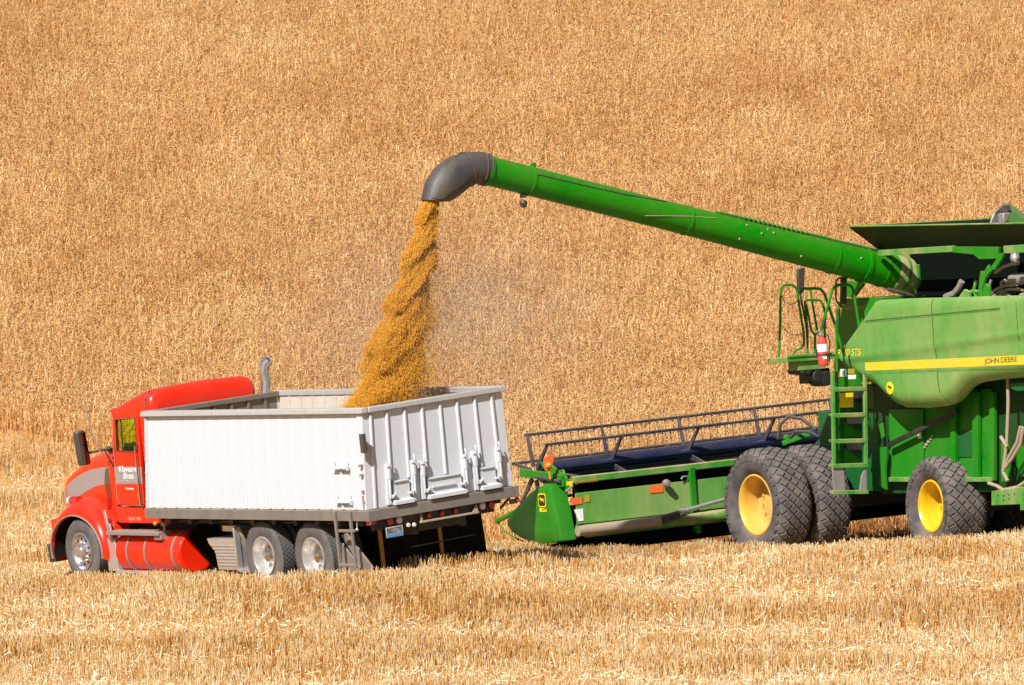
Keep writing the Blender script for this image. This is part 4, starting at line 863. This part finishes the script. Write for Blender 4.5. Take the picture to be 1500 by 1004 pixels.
# end dividers
prof = [(806, 708.5), (797, 710), (789, 713), (785, 733), (783.5, 757), (782, 780), (783, 796.5), (807, 796), (823, 792), (817, 757)]
nosep = [(788.5, 713.2), (777, 722), (767, 732), (757, 743), (748, 754), (742.5, 763), (742, 769), (750, 780), (764, 789), (782.5, 796.3), (781.5, 780), (783, 757), (784.5, 733)]
YD = 4.95
pr2 = [cp2(*p, YD) for p in prof]; prn = [cp2(*p, YD) for p in nosep]
for s in (1, -1):
    dz = 0 if s == 1 else .027 * 9.6
    def loft(q, mat, name, par, bulge):
        cx = sum(p[0] for p in q) / len(q); cz = sum(p[1] for p in q) / len(q)
        sc = lambda k, y: [(cx + (p[0] - cx) * k, s * y, cz + (p[1] - cz) * k + dz) for p in q]
        b = MB(); b.rings([sc(.99, YD - .27), sc(1.0, YD - .2), sc(1.0, YD - .04), sc(.985, YD - .006), sc(.95, YD + bulge * .2), sc(.6, YD + bulge)], True)
        for r_ in (sc(.6, YD + bulge), sc(.99, YD - .27)): b.add(r_, [tuple(range(len(q)))])
        return b.build(name, mat, par, ang=40)
    dv = loft(pr2, M['green'], 'end_divider', header, .022)
    loft(prn, M['green_shaded'], 'divider_shaded_front', dv, .012)  # shaded front of the divider, split off and painted darker
    b = MB(); tip = CP(728, 764, 1, YD - .15); b.bar((tip[0], s * tip[1], tip[2] + dz), (prn[3][0] - .1, s * (YD - .15), prn[3][1] + .02 + dz), .09, .06); b.tube([(tip[0], s * tip[1], tip[2] + dz)] + [(q[0], s * q[1], q[2] + dz) for q in (CP(740, 779, 1, YD - .15), CP(760, 791, 1, YD - .15), CP(783, 799, 1, YD - .15))], .016, 6); b.build('divider_nose', M['green'], dv, .01)
    if s == 1:
        def badge(px, py, w, h, mat, off, name, par):
            c = cp2(px, py, YD); b = MB(); n = 6; pts = []
            for qx, qz, a0 in ((1, 1, 0), (-1, 1, 90), (-1, -1, 180), (1, -1, 270)):
                rr_ = min(w, h) * .35
                for i in range(n + 1): a = R_(a0 + 90 * i / n); pts.append((c[0] + qx * (w - rr_) + rr_ * math.cos(a), YD + off, c[1] + qz * (h - rr_) + rr_ * math.sin(a)))
            b.prism(pts, (0, .003, 0)); return b.build(name, mat, par)
        k1 = badge(795.6, 733, .118, .108, M['decal_yellow'], .020, 'emblem_plate', dv); badge(795.6, 733, .098, .09, M['decal_black'], .0235, 'emblem_field', k1)
        c = cp2(795.6, 733, YD); emblem(k1, c, M['decal_yellow'], .11, .10, YD + .027)
        k2 = badge(797.5, 747, .11, .03, M['decal_yellow'], .022, 'model_decal', dv)
        letter_px(CP, '630R', M['decal_green'], dv, (794, 748.8), (801, 747.4), 1, YD + .0265, 3.6, (0, 0, 1))
# reel
XR = 3.0
rz0, rz1 = 1.615, 1.79
def rc(y): return rz0 + (rz1 - rz0) * (4.26 - y) / 4.66
b = MB(); b.tube([(XR, 4.55, rc(4.55)), (XR, -4.6, rc(-4.6))], .17, 24)
for i in range(40): y = 4.4 - i * .23; b.lathe([(.169, -.006), (.1715, -.006), (.1715, .006), (.169, .006)], (XR, y, rc(y)), (0, 1, -.04), 24)
drum = b.build('reel_drum', M['drum'], header)
RB = .645
for k in range(6):
    a = R_(75 + 60 * k); ox, oz = RB * math.cos(a), RB * math.sin(a)
    b = MB(); b.tube([(XR + ox, 4.72, rc(4.72) + oz), (XR + ox, -4.7, rc(-4.7) + oz)], .024, 8)
    y = 4.62
    while y > -4.6:
        z = rc(y) + oz; b.ball((XR + ox - .015, y, z - .035), .019, 4); b.tube([(XR + ox - .015, y, z - .04), (XR + ox - .03, y, z - .16), (XR + ox + .0, y, z - .27)], .006, 4, False); y -= .152
    b.build('reel_bat', M['reelbar'], header)
for y in (4.66, 3.24, 1.75, .26, -1.25, -2.75, -4.6):
    b = MB()
    for k in range(6):
        a = R_(75 + 60 * k); c, s_ = math.cos(a), math.sin(a)
        p = Vector((XR + .12 * c, y, rc(y) + .12 * s_)); q = Vector((XR + RB * c, y, rc(y) + RB * s_)); t = Vector((-s_, 0, c))
        b.prism([p + t * .05, p - t * .05, q - t * .022, q + t * .022], (0, .03, 0))
    b.build('reel_spider', M['reelbar'], header, .004)
for s in (1, -1):
    dz = 0 if s == 1 else .25; y = 4.78
    b = MB(); b.bar((XH + .05, s * y, 1.50 + dz), (XR + .25, s * y, 1.62 + dz), .07, .13); b.bar((XH + .02, s * y, 1.42 + dz), (2.5, s * y, 1.40 + dz), .06, .10); b.bar((2.3, s * 4.7, 1.05 + dz), (2.75, s * 4.7, 1.55 + dz), .05, .07)
    b.tube([(2.0, s * 4.70, 1.48 + dz), (2.2, s * 4.62, 1.62 + dz), (2.55, s * 4.62, 1.58 + dz)], .03, 8)
    b.prism([(1.85, s * 4.72, 1.30 + dz), (2.3, s * 4.72, 1.42 + dz), (2.7, s * 4.72, 1.78 + dz), (2.45, s * 4.72, 1.78 + dz), (1.9, s * 4.72, 1.52 + dz)], (0, s * .04, 0)); ra = b.build('reel_arm', M['green'], header, .008)
    b = MB(); b.tube([(1.95, s * 4.84, 1.46 + dz), (2.7, s * 4.84, 1.54 + dz)], .03, 8); b.tube([(2.05, s * 4.66, 1.56 + dz), (1.9, s * 4.4, 1.50 + dz), (1.95, s * 3.9, 1.5 + dz)], .022, 8); b.build('reel_cylinder', M['dark'], ra)
b = MB(); b.prism([CP(*p, 0, 2.02) for p in [(797, 683), (797, 671), (806, 667), (811.5, 665), (811, 676), (806, 688), (800, 690)]], (.02, 0, 0)); rf = b.build('warning_light', M['decal_orange'], header, .004)
b = MB(); b.ball(CP(803.5, 682, 0, 2.0), .05, 6); b.tube([CP(804, 688, 0, 2.04), CP(806, 702, 0, 2.04)], .015); b.build('lamp_lens', M['amber'], rf)
b = MB(); b.prism([hp(2.0, YH - .02, .04), hp(2.0, YH - .02, .98), hp(2.03, YH - .02, .98), hp(2.03, YH - .02, .04)], (0, -2 * YH + .04, .027 * (2 * YH - .04))); b.build('header_gap_shade_sheet', M['shade_black'], header)
b = MB(); b.tube([hp(2.45, 4.5, .32), hp(2.45, -4.5, .32)], .2, 20); b.build('header_auger', M['green_dark'], header)
b = MB(); b.tube([CP(1140, 643, 0, 2.2), CP(1143, 622, 0, 2.1), CP(1155, 610, 0, 2.0), CP(1175, 614, 0, 1.6), CP(1196, 630, 0, 1.2)], .03, 8); b.tube([CP(1150, 652, 0, 2.0), CP(1165, 632, 0, 1.8), CP(1185, 633, 0, 1.5), CP(1200, 640, 0, 1.2)], .025, 8); b.build('header_hose', M['dark'], header)
b = MB(); b.bar(CP(1146, 650, 0, 2.0), CP(1190, 634, 0, 1.7), .08, .08); b.bar(CP(1150, 640, 0, 2.0), CP(1163, 645, 0, 2.0), .1, .08); b.build('coupler', M['green'], header, .01)
b = MB(); b.prism([(1.2, -.8, 1.3), (1.2, .8, 1.3), (-.9, .8, 2.55), (-.9, -.8, 2.55)], (0, 0, -.1)); b.build('feeder_cover', M['green_dark'], comb)

# ================================================================== FIRE EXTINGUISHER (hangs on the ladder rail)
XE = -1.95
c0, c1 = Vector(CP(1206.5, 537, 0, XE)), Vector(CP(1206.5, 494, 0, XE)); H = (c1 - c0).length
ex = bpy.data.objects.new('fire_extinguisher', None); COL.objects.link(ex); mw = comb.matrix_world.copy(); ex.matrix_world = mw @ Matrix.Translation(c0)
tag(ex, 'red fire extinguisher with white label hanging by the combine ladder rail', 'fire extinguisher')
b = MB(); b.lathe([(.0001, 0), (.065, .003), (.078, .02), (.08, .05), (.08, H - .08), (.07, H - .035), (.04, H - .01), (.022, H), (.022, H + .03), (.0001, H + .03)], (0, 0, 0), (0, 0, 1), 28); b.build('cylinder_body', M['ext_red'], ex)
b = MB(); b.lathe([(.0805, H * .50), (.0812, H * .50), (.0812, H * .76), (.0805, H * .76)], (0, 0, 0), (0, 0, 1), 28); lb = b.build('label_band', M['decal_white'], ex)
b = MB(); b.prism([(-.066, .052, H * .26), (-.084, -.01, H * .25), (-.082, -.015, H * .33), (-.066, .05, H * .34)], (-.004, .003, 0)); b.build('round_label', M['decal_white'], ex)
b = MB(); b.lathe([(.081, H * .38), (.086, H * .38), (.086, H * .42), (.081, H * .42)], (0, 0, 0), (0, 0, 1), 28); b.span((.07, -.12, H * .3), (.12, .05, H * .6)); b.tube([(0, -.08, H * .4), (0, -.16, H * .42)], .015); b.build('bracket', M['dark'], ex)
b = MB(); b.box((0, 0, H + .05), (.05, .06, .05)); b.bar((0, -.02, H + .08), (0, .09, H + .10), .02, .015); b.bar((0, -.02, H + .06), (0, .08, H + .05), .02, .012); b.build('valve', M['alu'], ex, .004)
b = MB(); b.tube([(0, -.03, H + .05), (-.02, -.10, H + .03), (-.03, -.12, H - .08), (-.03, -.105, H * .4), (-.02, -.10, H * .15)], .012, 6); b.build('hose', M['black'], ex)
# ================================================================== THE FIELD
pile_noise = None
PX = [(-2.86, 89.64, 0.01), (-.99, 90.97, .21), (-3.65, 90.77, -.09), (-1.77, 92.1, .11), (-6.77, 95.25, -.49), (-4.9, 96.57, -.30), (4.13, 95.65, -.17), (7.9, 97.91, -.09), (6.8, 93.12, .18), (8.86, 94.35, .22),
      (-8, 78, .02), (0, 78, .14), (8, 78, .26), (-8, 86, .06), (8.5, 86, .38), (0, 85, .24), (-8, 70, .1), (8, 70, .3), (-10, 117, -.85), (0, 112, -.80), (10, 112, -.55), (.8, 97.5, -.32), (0, 103, -.62), (9, 103, -.35), (13, 95, .40), (-11.5, 95, -.85), (2.0, 91.5, .14), (-3.0, 87.2, .43), (-.6, 88.3, .42), (-5.0, 90.0, -.02), (-7.2, 92.6, -.30), (3.9, 93.8, .15), (6.6, 91.5, .50), (8.6, 92.4, .54), (-9.5, 91, -.15)]
PX = np.array(PX)
def _tps(r2): return np.where(r2 > 1e-9, r2 * np.log(np.maximum(r2, 1e-9)), 0) * .5
_d2 = ((PX[:, None, :2] - PX[None, :, :2]) ** 2).sum(-1); _n = len(PX)
_A = np.zeros((_n + 3, _n + 3)); _A[:_n, :_n] = _tps(_d2) + np.eye(_n) * .12; _A[:_n, _n] = 1; _A[:_n, _n + 1:] = PX[:, :2]; _A[_n:, :_n] = _A[:_n, _n:].T
_w = np.linalg.solve(_A, np.concatenate([PX[:, 2], np.zeros(3)]))
def ground(x, y):
    x = np.asarray(x, float); y = np.asarray(y, float); sh = np.broadcast(x, y).shape
    xf = np.broadcast_to(x, sh).ravel(); yf = np.broadcast_to(y, sh).ravel()
    xc = np.clip(xf, -14, 14); yc = np.clip(yf, 66, 117)
    xc = 14 * np.tanh(xf / 14 * 1.0) if False else xc
    z = np.zeros_like(xf)
    for i in range(0, len(xf), 20000):
        a, b = xc[i:i + 20000], yc[i:i + 20000]
        r2 = (a[:, None] - PX[None, :, 0]) ** 2 + (b[:, None] - PX[None, :, 1]) ** 2
        z[i:i + 20000] = _tps(r2) @ _w[:_n] + _w[_n] + _w[_n + 1] * a + _w[_n + 2] * b
    t = (yf - 116) / 3.0; sp = 3.0 * np.log1p(np.exp(np.clip(t, -30, 30))); sp = np.where(t > 30, yf - 116, sp)
    z = z + .30 * np.where(sp < 110, sp, 110 + 30 * np.tanh((sp - 110) / 30)) + .012 * xf * np.clip((yf - 116) / 40, 0, 1)
    far = np.clip((np.abs(xf) - 14) / 60, 0, 1); z = z * 1 + 0 * far
    z = z + np.where(yf < 66, (66 - yf) * -.03, 0)
    z += .02 * np.sin(xf * 1.7 + .6 * np.sin(yf * .8)) * np.sin(yf * 1.3 + .5) 
    return z.reshape(sh)
class VNoise:
    def __init__(s, seed): s.g = np.random.default_rng(seed).random((128, 128))
    def __call__(s, x, y):
        xi = np.floor(x).astype(int); yi = np.floor(y).astype(int); fx = x - xi; fy = y - yi; fx = fx * fx * (3 - 2 * fx); fy = fy * fy * (3 - 2 * fy)
        g = lambda a, b: s.g[a % 128, b % 128]
        return (g(xi, yi) * (1 - fx) + g(xi + 1, yi) * fx) * (1 - fy) + (g(xi, yi + 1) * (1 - fx) + g(xi + 1, yi + 1) * fx) * fy
vn1, vn2, vn3 = VNoise(1), VNoise(2), VNoise(3)
def quadmesh(name, V, Q, tint, mat):
    me = bpy.data.meshes.new(name); nq = len(Q)
    me.vertices.add(len(V)); me.vertices.foreach_set('co', V.astype(np.float32).ravel())
    me.loops.add(nq * 4); me.loops.foreach_set('vertex_index', Q.astype(np.int32).ravel())
    me.polygons.add(nq); me.polygons.foreach_set('loop_start', np.arange(0, nq * 4, 4, dtype=np.int32))
    me.update(calc_edges=True)
    at = me.attributes.new('tint', 'FLOAT', 'POINT'); at.data.foreach_set('value', tint.astype(np.float32))
    me.materials.append(mat); o = bpy.data.objects.new(name, me); COL.objects.link(o); return o
def scatter(templates, pos, yaw, scale, tint, lean=None, hscale=None):
    # templates: list of (V, Q, dt); every plant takes one, turned, scaled and set on its spot
    n = len(pos); idx = rng.integers(0, len(templates), n); Vs, Qs, Ts = [], [], []; base = 0
    for k, (V, Q, dt) in enumerate(templates):
        s = np.nonzero(idx == k)[0]
        if not len(s): continue
        c, sn = np.cos(yaw[s])[:, None], np.sin(yaw[s])[:, None]; sc = scale[s][:, None]
        X = V[None, :, 0] * sc; Y = V[None, :, 1] * sc; Z = V[None, :, 2] * (sc if hscale is None else hscale[s][:, None])
        P = np.stack([X * c - Y * sn, X * sn + Y * c, Z], -1)
        if lean is not None: P[:, :, 0] += P[:, :, 2] * lean[s][:, None, 0]; P[:, :, 1] += P[:, :, 2] * lean[s][:, None, 1]
        P += pos[s][:, None, :]
        Vs.append(P.reshape(-1, 3)); Qs.append((Q[None] + (np.arange(len(s)) * len(V))[:, None, None] + base).reshape(-1, 4)); base += len(s) * len(V)
        Ts.append(np.clip(tint[s][:, None] + dt[None], 0, 1).ravel())
    return np.concatenate(Vs), np.concatenate(Qs), np.concatenate(Ts)
# ground sheet
gx = np.unique(np.concatenate([np.arange(-400, -24, 16.), np.arange(-24, 24.01, .5), np.arange(24, 401, 16.)])); gy = np.unique(np.concatenate([np.arange(-200, 60, 10.), np.arange(60, 160.01, .5), np.arange(160, 420, 10.)]))
GX, GY = np.meshgrid(gx, gy, indexing='ij'); GZ = ground(GX, GY); nx, ny = GX.shape
ii = (np.arange(nx - 1)[:, None] * ny + np.arange(ny - 1)[None]).ravel()
go = quadmesh('ground', np.stack([GX, GY, GZ], -1).reshape(-1, 3), np.stack([ii, ii + ny, ii + ny + 1, ii + 1], -1), np.zeros(nx * ny), M['soil'])
go.data.polygons.foreach_set('use_smooth', [True] * len(go.data.polygons)); tag(go, 'rolling farm field of dry soil and straw rising to a hill', 'ground', kind='structure')

# where the wheat still stands: ahead of the header, right of the last cut, and up the hill
def wheat_mask(x, y):
    edge = np.interp(x, [-40, -14, -10, -6, .45, .5, 9.5, 14, 40], [122, 118.3, 117.2, 113.5, 100.2, 98.6, 103.6, 104, 104])
    return y > edge + .5 * (vn1(x * .8, y * .8) - .5)
def wheat_template(r):
    H = r.uniform(.58, .74); V, Q, D = [], [], []
    def add(v, q, d): 
        b = len(V); V.extend(v); Q.extend([[i + b for i in f] for f in q]); D.extend([d] * len(v))
    bend = r.uniform(.02, .12); w = .0045
    st = [(0, 0, 0), (bend * .3, 0, H * .55), (bend, 0, H)]
    add([(p[0], s * w, p[2]) for p in st for s in (-1, 1)], [[0, 1, 3, 2], [2, 3, 5, 4]], -.1)
    nod = r.uniform(.6, 2.3); L = r.uniform(.06, .088); p = np.array([bend, 0, H]); rr = [.004, .0115, .0105, .004]; ang = nod * .65; ring = []
    for i in range(4):
        d = np.array([math.sin(ang), 0, math.cos(ang)]); n = np.array([math.cos(ang), 0, -math.sin(ang)])
        ring += [tuple(p + (n * math.cos(a) + np.array([0, 1, 0]) * math.sin(a)) * rr[i]) for a in (0, 2.09, 4.19)]
        if i < 3: p = p + d * L / 3; ang += nod * .3
    add(ring, [[i * 3 + k, i * 3 + (k + 1) % 3, i * 3 + 3 + (k + 1) % 3, i * 3 + 3 + k] for i in range(3) for k in range(3)], r.uniform(-.1, .1))
    for k in range(2):
        d = np.array([math.sin(ang) + r.uniform(-.3, .3), r.uniform(-.4, .4), math.cos(ang) + .2]); a = p - d * .04; e = p + d * .07; s = np.array([r.uniform(-1, 1), 1, 0]) * .004
        add([tuple(a - s), tuple(a + s), tuple(e + s * .2), tuple(e - s * .2)], [[0, 1, 2, 3]], .15)
    a0 = r.uniform(0, 6.28); z0 = H * r.uniform(.45, .8); l = r.uniform(.12, .22); cx, sy = math.cos(a0), math.sin(a0); q = np.array([-sy, cx, 0]) * .006
    m0 = np.array([bend * .5, 0, z0]); m1 = m0 + np.array([cx * l * .6, sy * l * .6, l * .25]); m2 = m0 + np.array([cx * l, sy * l, -l * .35])
    add([tuple(m0 - q), tuple(m0 + q), tuple(m1 - q), tuple(m1 + q), tuple(m2 - q * .3), tuple(m2 + q * .3)], [[0, 1, 3, 2], [2, 3, 5, 4]], .1)
    return np.array(V), np.array(Q), np.array(D)
tr = random.Random(5); WT = [wheat_template(tr) for _ in range(16)]
def field_points(dens, y0, y1, marg):
    out = []
    for ya in np.arange(y0, y1, 4.):
        hw = (ya + 4) * .0855 + marg; n = int(dens * 2 * hw * 4); out.append(np.stack([rng.uniform(-hw, hw, n), rng.uniform(ya, min(ya + 4, y1), n)], -1))
    return np.concatenate(out)
P = field_points(WHEAT_D, 98, 152, 3.5); P = P[wheat_mask(P[:, 0], P[:, 1])]
lc = (np.stack([P[:, 0] - TC[0], P[:, 1] - TC[1]], -1)) @ RC[:2, :2]
P = P[~((lc[:, 0] < 4.4) & (lc[:, 0] > -8) & (np.abs(lc[:, 1]) < 5.1))]
n = len(P); cl = vn2(P[:, 0] * 2.2, P[:, 1] * 2.2); cl2 = vn3(P[:, 0] * .35, P[:, 1] * .35)
Z = ground(P[:, 0], P[:, 1])
tint = np.clip(rng.normal(.5, .17, n) + (cl - .5) * .3 + (cl2 - .5) * .25, 0, 1)
V, Q, T = scatter(WT, np.stack([P[:, 0], P[:, 1], Z - .02], -1), rng.uniform(0, 6.283, n), rng.uniform(.85, 1.2, n), tint, rng.normal(0, .16, (n, 2)), (.88 + .20 * cl + .10 * (cl2 - .5)) * rng.uniform(.9, 1.1, n))
wo = quadmesh('standing_wheat', V, Q, T, M['wheat']); tag(wo, 'ripe golden wheat standing uncut over the whole hillside', 'wheat', kind='stuff'); print('wheat', n, len(Q))
# stubble
def stalk(r):
    h = 1.0; w = r.uniform(.0042, .0065); t = [0, 2.09, 4.19]; b = r.uniform(-.06, .06)
    V = [(w * math.cos(a), w * math.sin(a), 0) for a in t] + [(w * math.cos(a) + b * .28, w * math.sin(a), 1.0) for a in t]
    return np.array(V), np.array([[k, (k + 1) % 3, 3 + (k + 1) % 3, 3 + k] for k in range(3)] + [[3, 4, 5, 5]][:0]), np.zeros(6)
ST = [stalk(tr) for _ in range(6)]
def clear_of_wheels(P):
    k = np.ones(len(P), bool)
    for R, T, ws in ((RT, TT, [(1.75, 1.0, .47, .36), (3.13, 1.0, .47, .36), (1.75, -1.0, .47, .36), (3.13, -1.0, .47, .36), (8.6, 1.04, .47, .2), (8.6, -1.04, .47, .2)]), (RC, TC, [(0, 1.8, .65, .75), (0, -1.8, .65, .75), (-3.27, 1.0, .58, .4), (-3.27, -1.0, .58, .4)])):
        l = (P - T[:2]) @ R[:2, :2]
        for a, b_, c, d in ws: k &= ~((np.abs(l[:, 0] - a) < c) & (np.abs(l[:, 1] - b_) < d))
    return k
def band(x, y):     # strips of tall stubble between flattened straw-strewn strips, as the header left them
    w = y + .055 * x + 1.1 * (vn1(x * .22, y * .22) - .5) * 2
    return .46 + .20 * np.sin(w * 2 * math.pi / 4.9) + .85 * (vn2(x * .33, y * .85) - .5) + .55 * (vn3(x * .9 + 9, y * 1.3) - .5)
P = np.concatenate([field_points(STUB_D, 72, 97, 2.6), field_points(STUB_D * .5, 97, 119, 3.0)])
rowd = .19; P[:, 1] = np.where(rng.random(len(P)) < .8, np.round((P[:, 1] + .055 * P[:, 0]) / rowd) * rowd - .055 * P[:, 0] + rng.normal(0, .022, len(P)), P[:, 1])
P = P[~wheat_mask(P[:, 0], P[:, 1])]; P = P[clear_of_wheels(P)]
bd = np.clip(band(P[:, 0], P[:, 1]), 0, 1); cn = vn1(P[:, 0] * 2.6 + 31, P[:, 1] * 1.6 + 7); cn2 = vn3(P[:, 0] * 7 + 3, P[:, 1] * 5); keep = rng.random(len(P)) < (.35 + .65 * bd) * np.clip(.25 + 1.3 * cn, 0, 1) * (.5 + .9 * cn2); P = P[keep]; bd = bd[keep]; cn = cn[keep]; n = len(P)
hh = (.085 + .175 * bd) * (.65 + .6 * cn) * rng.uniform(.6, 1.2, n)
tint = np.clip(rng.normal(.58, .27, n) - .45 * (bd - .5) + .35 * (cn - .5), 0, 1)
V, Q, T = scatter(ST, np.stack([P[:, 0], P[:, 1], ground(P[:, 0], P[:, 1]) - .01], -1), rng.uniform(0, 6.283, n), rng.uniform(.8, 1.35, n), tint, rng.normal(0, .14, (n, 2)), hh)
so = quadmesh('stubble', V, Q, T, M['stubble']); tag(so, 'rows of cut pale straw stubble across the front of the field', 'stubble', kind='stuff'); print('stubble', n)
# loose straw lying between and on the stubble
P = np.concatenate([field_points(LIT_D, 72, 97, 2.6), field_points(LIT_D * .5, 97, 119, 3.0)]); P = P[~wheat_mask(P[:, 0], P[:, 1])]; P = P[clear_of_wheels(P)]
bd = np.clip(band(P[:, 0], P[:, 1]), 0, 1); k = rng.random(len(P)) < (1.05 - .85 * bd) * np.clip(.3 + 1.2 * vn2(P[:, 0] * 1.9, P[:, 1] * 1.3), 0, 1); P = P[k]; bd = bd[k]; n = len(P)
L = .018 + .085 * rng.random(n) ** 2.2; yw = rng.uniform(0, 6.283, n); pt = rng.normal(0, .55, n); w = rng.uniform(.003, .007, n)
d = np.stack([np.cos(yw) * np.cos(pt), np.sin(yw) * np.cos(pt), np.sin(pt)], -1) * L[:, None]; q = np.stack([-np.sin(yw), np.cos(yw), rng.normal(0, .5, n)], -1) * w[:, None]
c = np.stack([P[:, 0], P[:, 1], ground(P[:, 0], P[:, 1]) + .02 + rng.random(n) ** 1.5 * (.06 + .11 * bd)], -1)
V = np.stack([c - d - q, c - d + q, c + d + q, c + d - q], 1).reshape(-1, 3); Q = np.arange(n * 4).reshape(-1, 4); T = np.repeat(np.clip(rng.normal(.62, .25, n), 0, 1), 4)
lo = quadmesh('loose_straw', V, Q, T, M['litter']); tag(lo, 'bleached loose straw scattered between the stubble rows', 'straw', kind='stuff'); print('litter', n)
# ================================================================== GRAIN
pile = heap_mesh.build('grain_heap', M['grain'], None); pile.matrix_world = truck.matrix_world.copy()
at = pile.data.attributes.new('tint', 'FLOAT', 'POINT'); at.data.foreach_set('value', rng.uniform(.2, .8, len(pile.data.vertices)).astype(np.float32))
tag(pile, 'heap of golden grain lying inside the white grain box', 'grain heap', kind='stuff')
Lw, Fw = RC[:, 1], RC[:, 0]
kt = np.array([0, .18, .36, .55, .75, 1.0, 1.12]); kx = np.array([631, 619, 606, 592, 576, 554, 545]); ky = np.array([289, 352, 410, 465, 525, 605, 650]); kw = np.array([.155, .235, .33, .42, .50, .61, .66])
KC = np.array([RC @ np.array(CP(a, c_, 0, XA)) + TC for a, c_ in zip(kx, ky)])
n = GRAIN_N
t = rng.random(n) ** .85 * 1.12; th = rng.uniform(0, 2 * math.pi, n); rho = rng.random(n) ** .22
u = rho * np.cos(th); v = rho * np.sin(th)
C = np.stack([np.interp(t, kt, KC[:, i]) for i in range(3)], -1); wd = np.interp(t, kt, kw)
ph = np.interp(t, [-.05, .08, .23, .44, .71, .98, 1.25], [0, 1, 2, 3, 4, 5, 6]) + .34 * u + .10 * np.sin(5 * u + 17 * t) + .62 * (vn1(t * 8 + 3, u * 2.0 + 7) - .5)
saw = np.mod(ph, 1); saw2 = np.mod(ph * 3.1 + .8 * u + .7 * vn2(t * 16, u * 3), 1)
saw = np.where(saw < .8, saw / .8, (1 - saw) / .2); saw = saw * saw * (3 - 2 * saw); saw2 = np.where(saw2 < .7, saw2 / .7, (1 - saw2) / .3)
amp = .54 + .40 * saw + .15 * saw2
soft = np.clip(u, 0, 1) * t                                            # the lee side frays out as it falls
jit = rng.normal(0, 1, (n, 3)) * (.010 + .11 * soft + .022 * t)[:, None] * wd[:, None] * 2
halo = rng.random(n) < .10; jit[halo] += rng.normal(0, .10, (int(halo.sum()), 3)) * wd[halo][:, None]; stray = rng.random(n) < .03 + .08 * soft; jit[stray] *= 2.5
p = C - Lw * (u * wd * amp)[:, None] + Fw * (v * wd * .75 * amp)[:, None] + jit
p[:, 2] += (vn3(u * 4 + 11, t * 22) - .5) * .05
fall = np.stack([np.interp(np.clip(t + .03, 0, 1.12), kt, KC[:, i]) for i in range(3)], -1) - np.stack([np.interp(np.clip(t - .03, 0, 1.12), kt, KC[:, i]) for i in range(3)], -1)
fall /= np.linalg.norm(fall, axis=1)[:, None]; fall += rng.normal(0, .12, (n, 3)); fall /= np.linalg.norm(fall, axis=1)[:, None]
a = np.cross(fall, rng.normal(0, 1, (n, 3))); a /= np.linalg.norm(a, axis=1)[:, None]; b2 = np.cross(fall, a)
L = rng.uniform(.008, .018, n); r = rng.uniform(.0028, .0044, n)
rings = []
for f, k in ((-1, .25), (0, 1), (1, .25)):
    for ang in (0, 2.09, 4.19): rings.append(p + fall * (L * f)[:, None] + (a * math.cos(ang) + b2 * math.sin(ang)) * (r * k)[:, None])
V = np.stack(rings, 1).reshape(-1, 3); q = np.array([[i * 3 + k, i * 3 + (k + 1) % 3, i * 3 + 3 + (k + 1) % 3, i * 3 + 3 + k] for i in range(2) for k in range(3)])
Q = (q[None] + (np.arange(n) * 9)[:, None, None]).reshape(-1, 4); T = np.repeat(np.clip(rng.normal(.5, .22, n), 0, 1), 9)
fg = quadmesh('falling_grain', V, Q, T, M['grain']); tag(fg, 'golden stream of wheat grain falling from the auger spout into the truck', 'grain stream', kind='stuff')

# thin dust hanging round the falling grain, thinning out towards its edge
b = MB(); b.ball((0, 0, 0), 1.0, 16); ctr = RC @ np.array(CP(645, 470, 0, XA)) + TC
m = bpy.data.materials.new('grain_dust'); m.use_nodes = True; nt = m.node_tree; nt.nodes.clear(); vo = nt.nodes.new('ShaderNodeVolumePrincipled'); ou = nt.nodes.new('ShaderNodeOutputMaterial'); nt.links.new(vo.outputs[0], ou.inputs['Volume'])
tc = nt.nodes.new('ShaderNodeTexCoord'); gr = nt.nodes.new('ShaderNodeTexGradient'); gr.gradient_type = 'QUADRATIC_SPHERE'; nt.links.new(tc.outputs['Object'], gr.inputs[0])
nz = noise(nt, 2.2, 2, .5, tc.outputs['Object']); dn = nt.nodes.new('ShaderNodeMath'); dn.operation = 'MULTIPLY'; nt.links.new(gr.outputs['Fac'], dn.inputs[0]); nt.links.new(ramp(nt, nz, .3, .7, .35 * DUST_D, 1.65 * DUST_D), dn.inputs[1]); nt.links.new(dn.outputs[0], vo.inputs['Density'])
vo.inputs['Color'].default_value = (.88, .80, .72, 1); vo.inputs['Anisotropy'].default_value = .2
du = b.build('dust', m, None); du.location = ctr; du.scale = (4.2, 1.9, 2.7); tag(du, 'thin pale dust hanging in the air round the falling grain', 'dust', kind='stuff')

# ================================================================== LIGHT
su = Vector((-.357, -.639, .681)).normalized()
sun = bpy.data.lights.new('sun', 'SUN'); sun.energy = 5.0; sun.angle = R_(.55); sun.color = (1, .975, .94)
so_ = bpy.data.objects.new('sun', sun); COL.objects.link(so_); so_.rotation_euler = su.to_track_quat('Z', 'Y').to_euler(); so_.location = (-40, -40, 90)
wd_ = bpy.data.worlds.new('World'); S.world = wd_; wd_.use_nodes = True; nt = wd_.node_tree; bg = nt.nodes['Background']
sk = nt.nodes.new('ShaderNodeTexSky'); sk.sky_type = 'NISHITA'; sk.sun_disc = False; sk.sun_elevation = math.asin(su.z); sk.sun_rotation = math.atan2(su.x, su.y)
nt.links.new(sk.outputs[0], bg.inputs[0]); bg.inputs[1].default_value = .05
S.view_settings.view_transform = 'Standard'; S.view_settings.look = 'None'; S.view_settings.exposure = EXPO; S.view_settings.gamma = 1
S.cycles.use_denoising = True; S.cycles.max_bounces = 6; S.cycles.diffuse_bounces = 2; S.cycles.transparent_max_bounces = 8
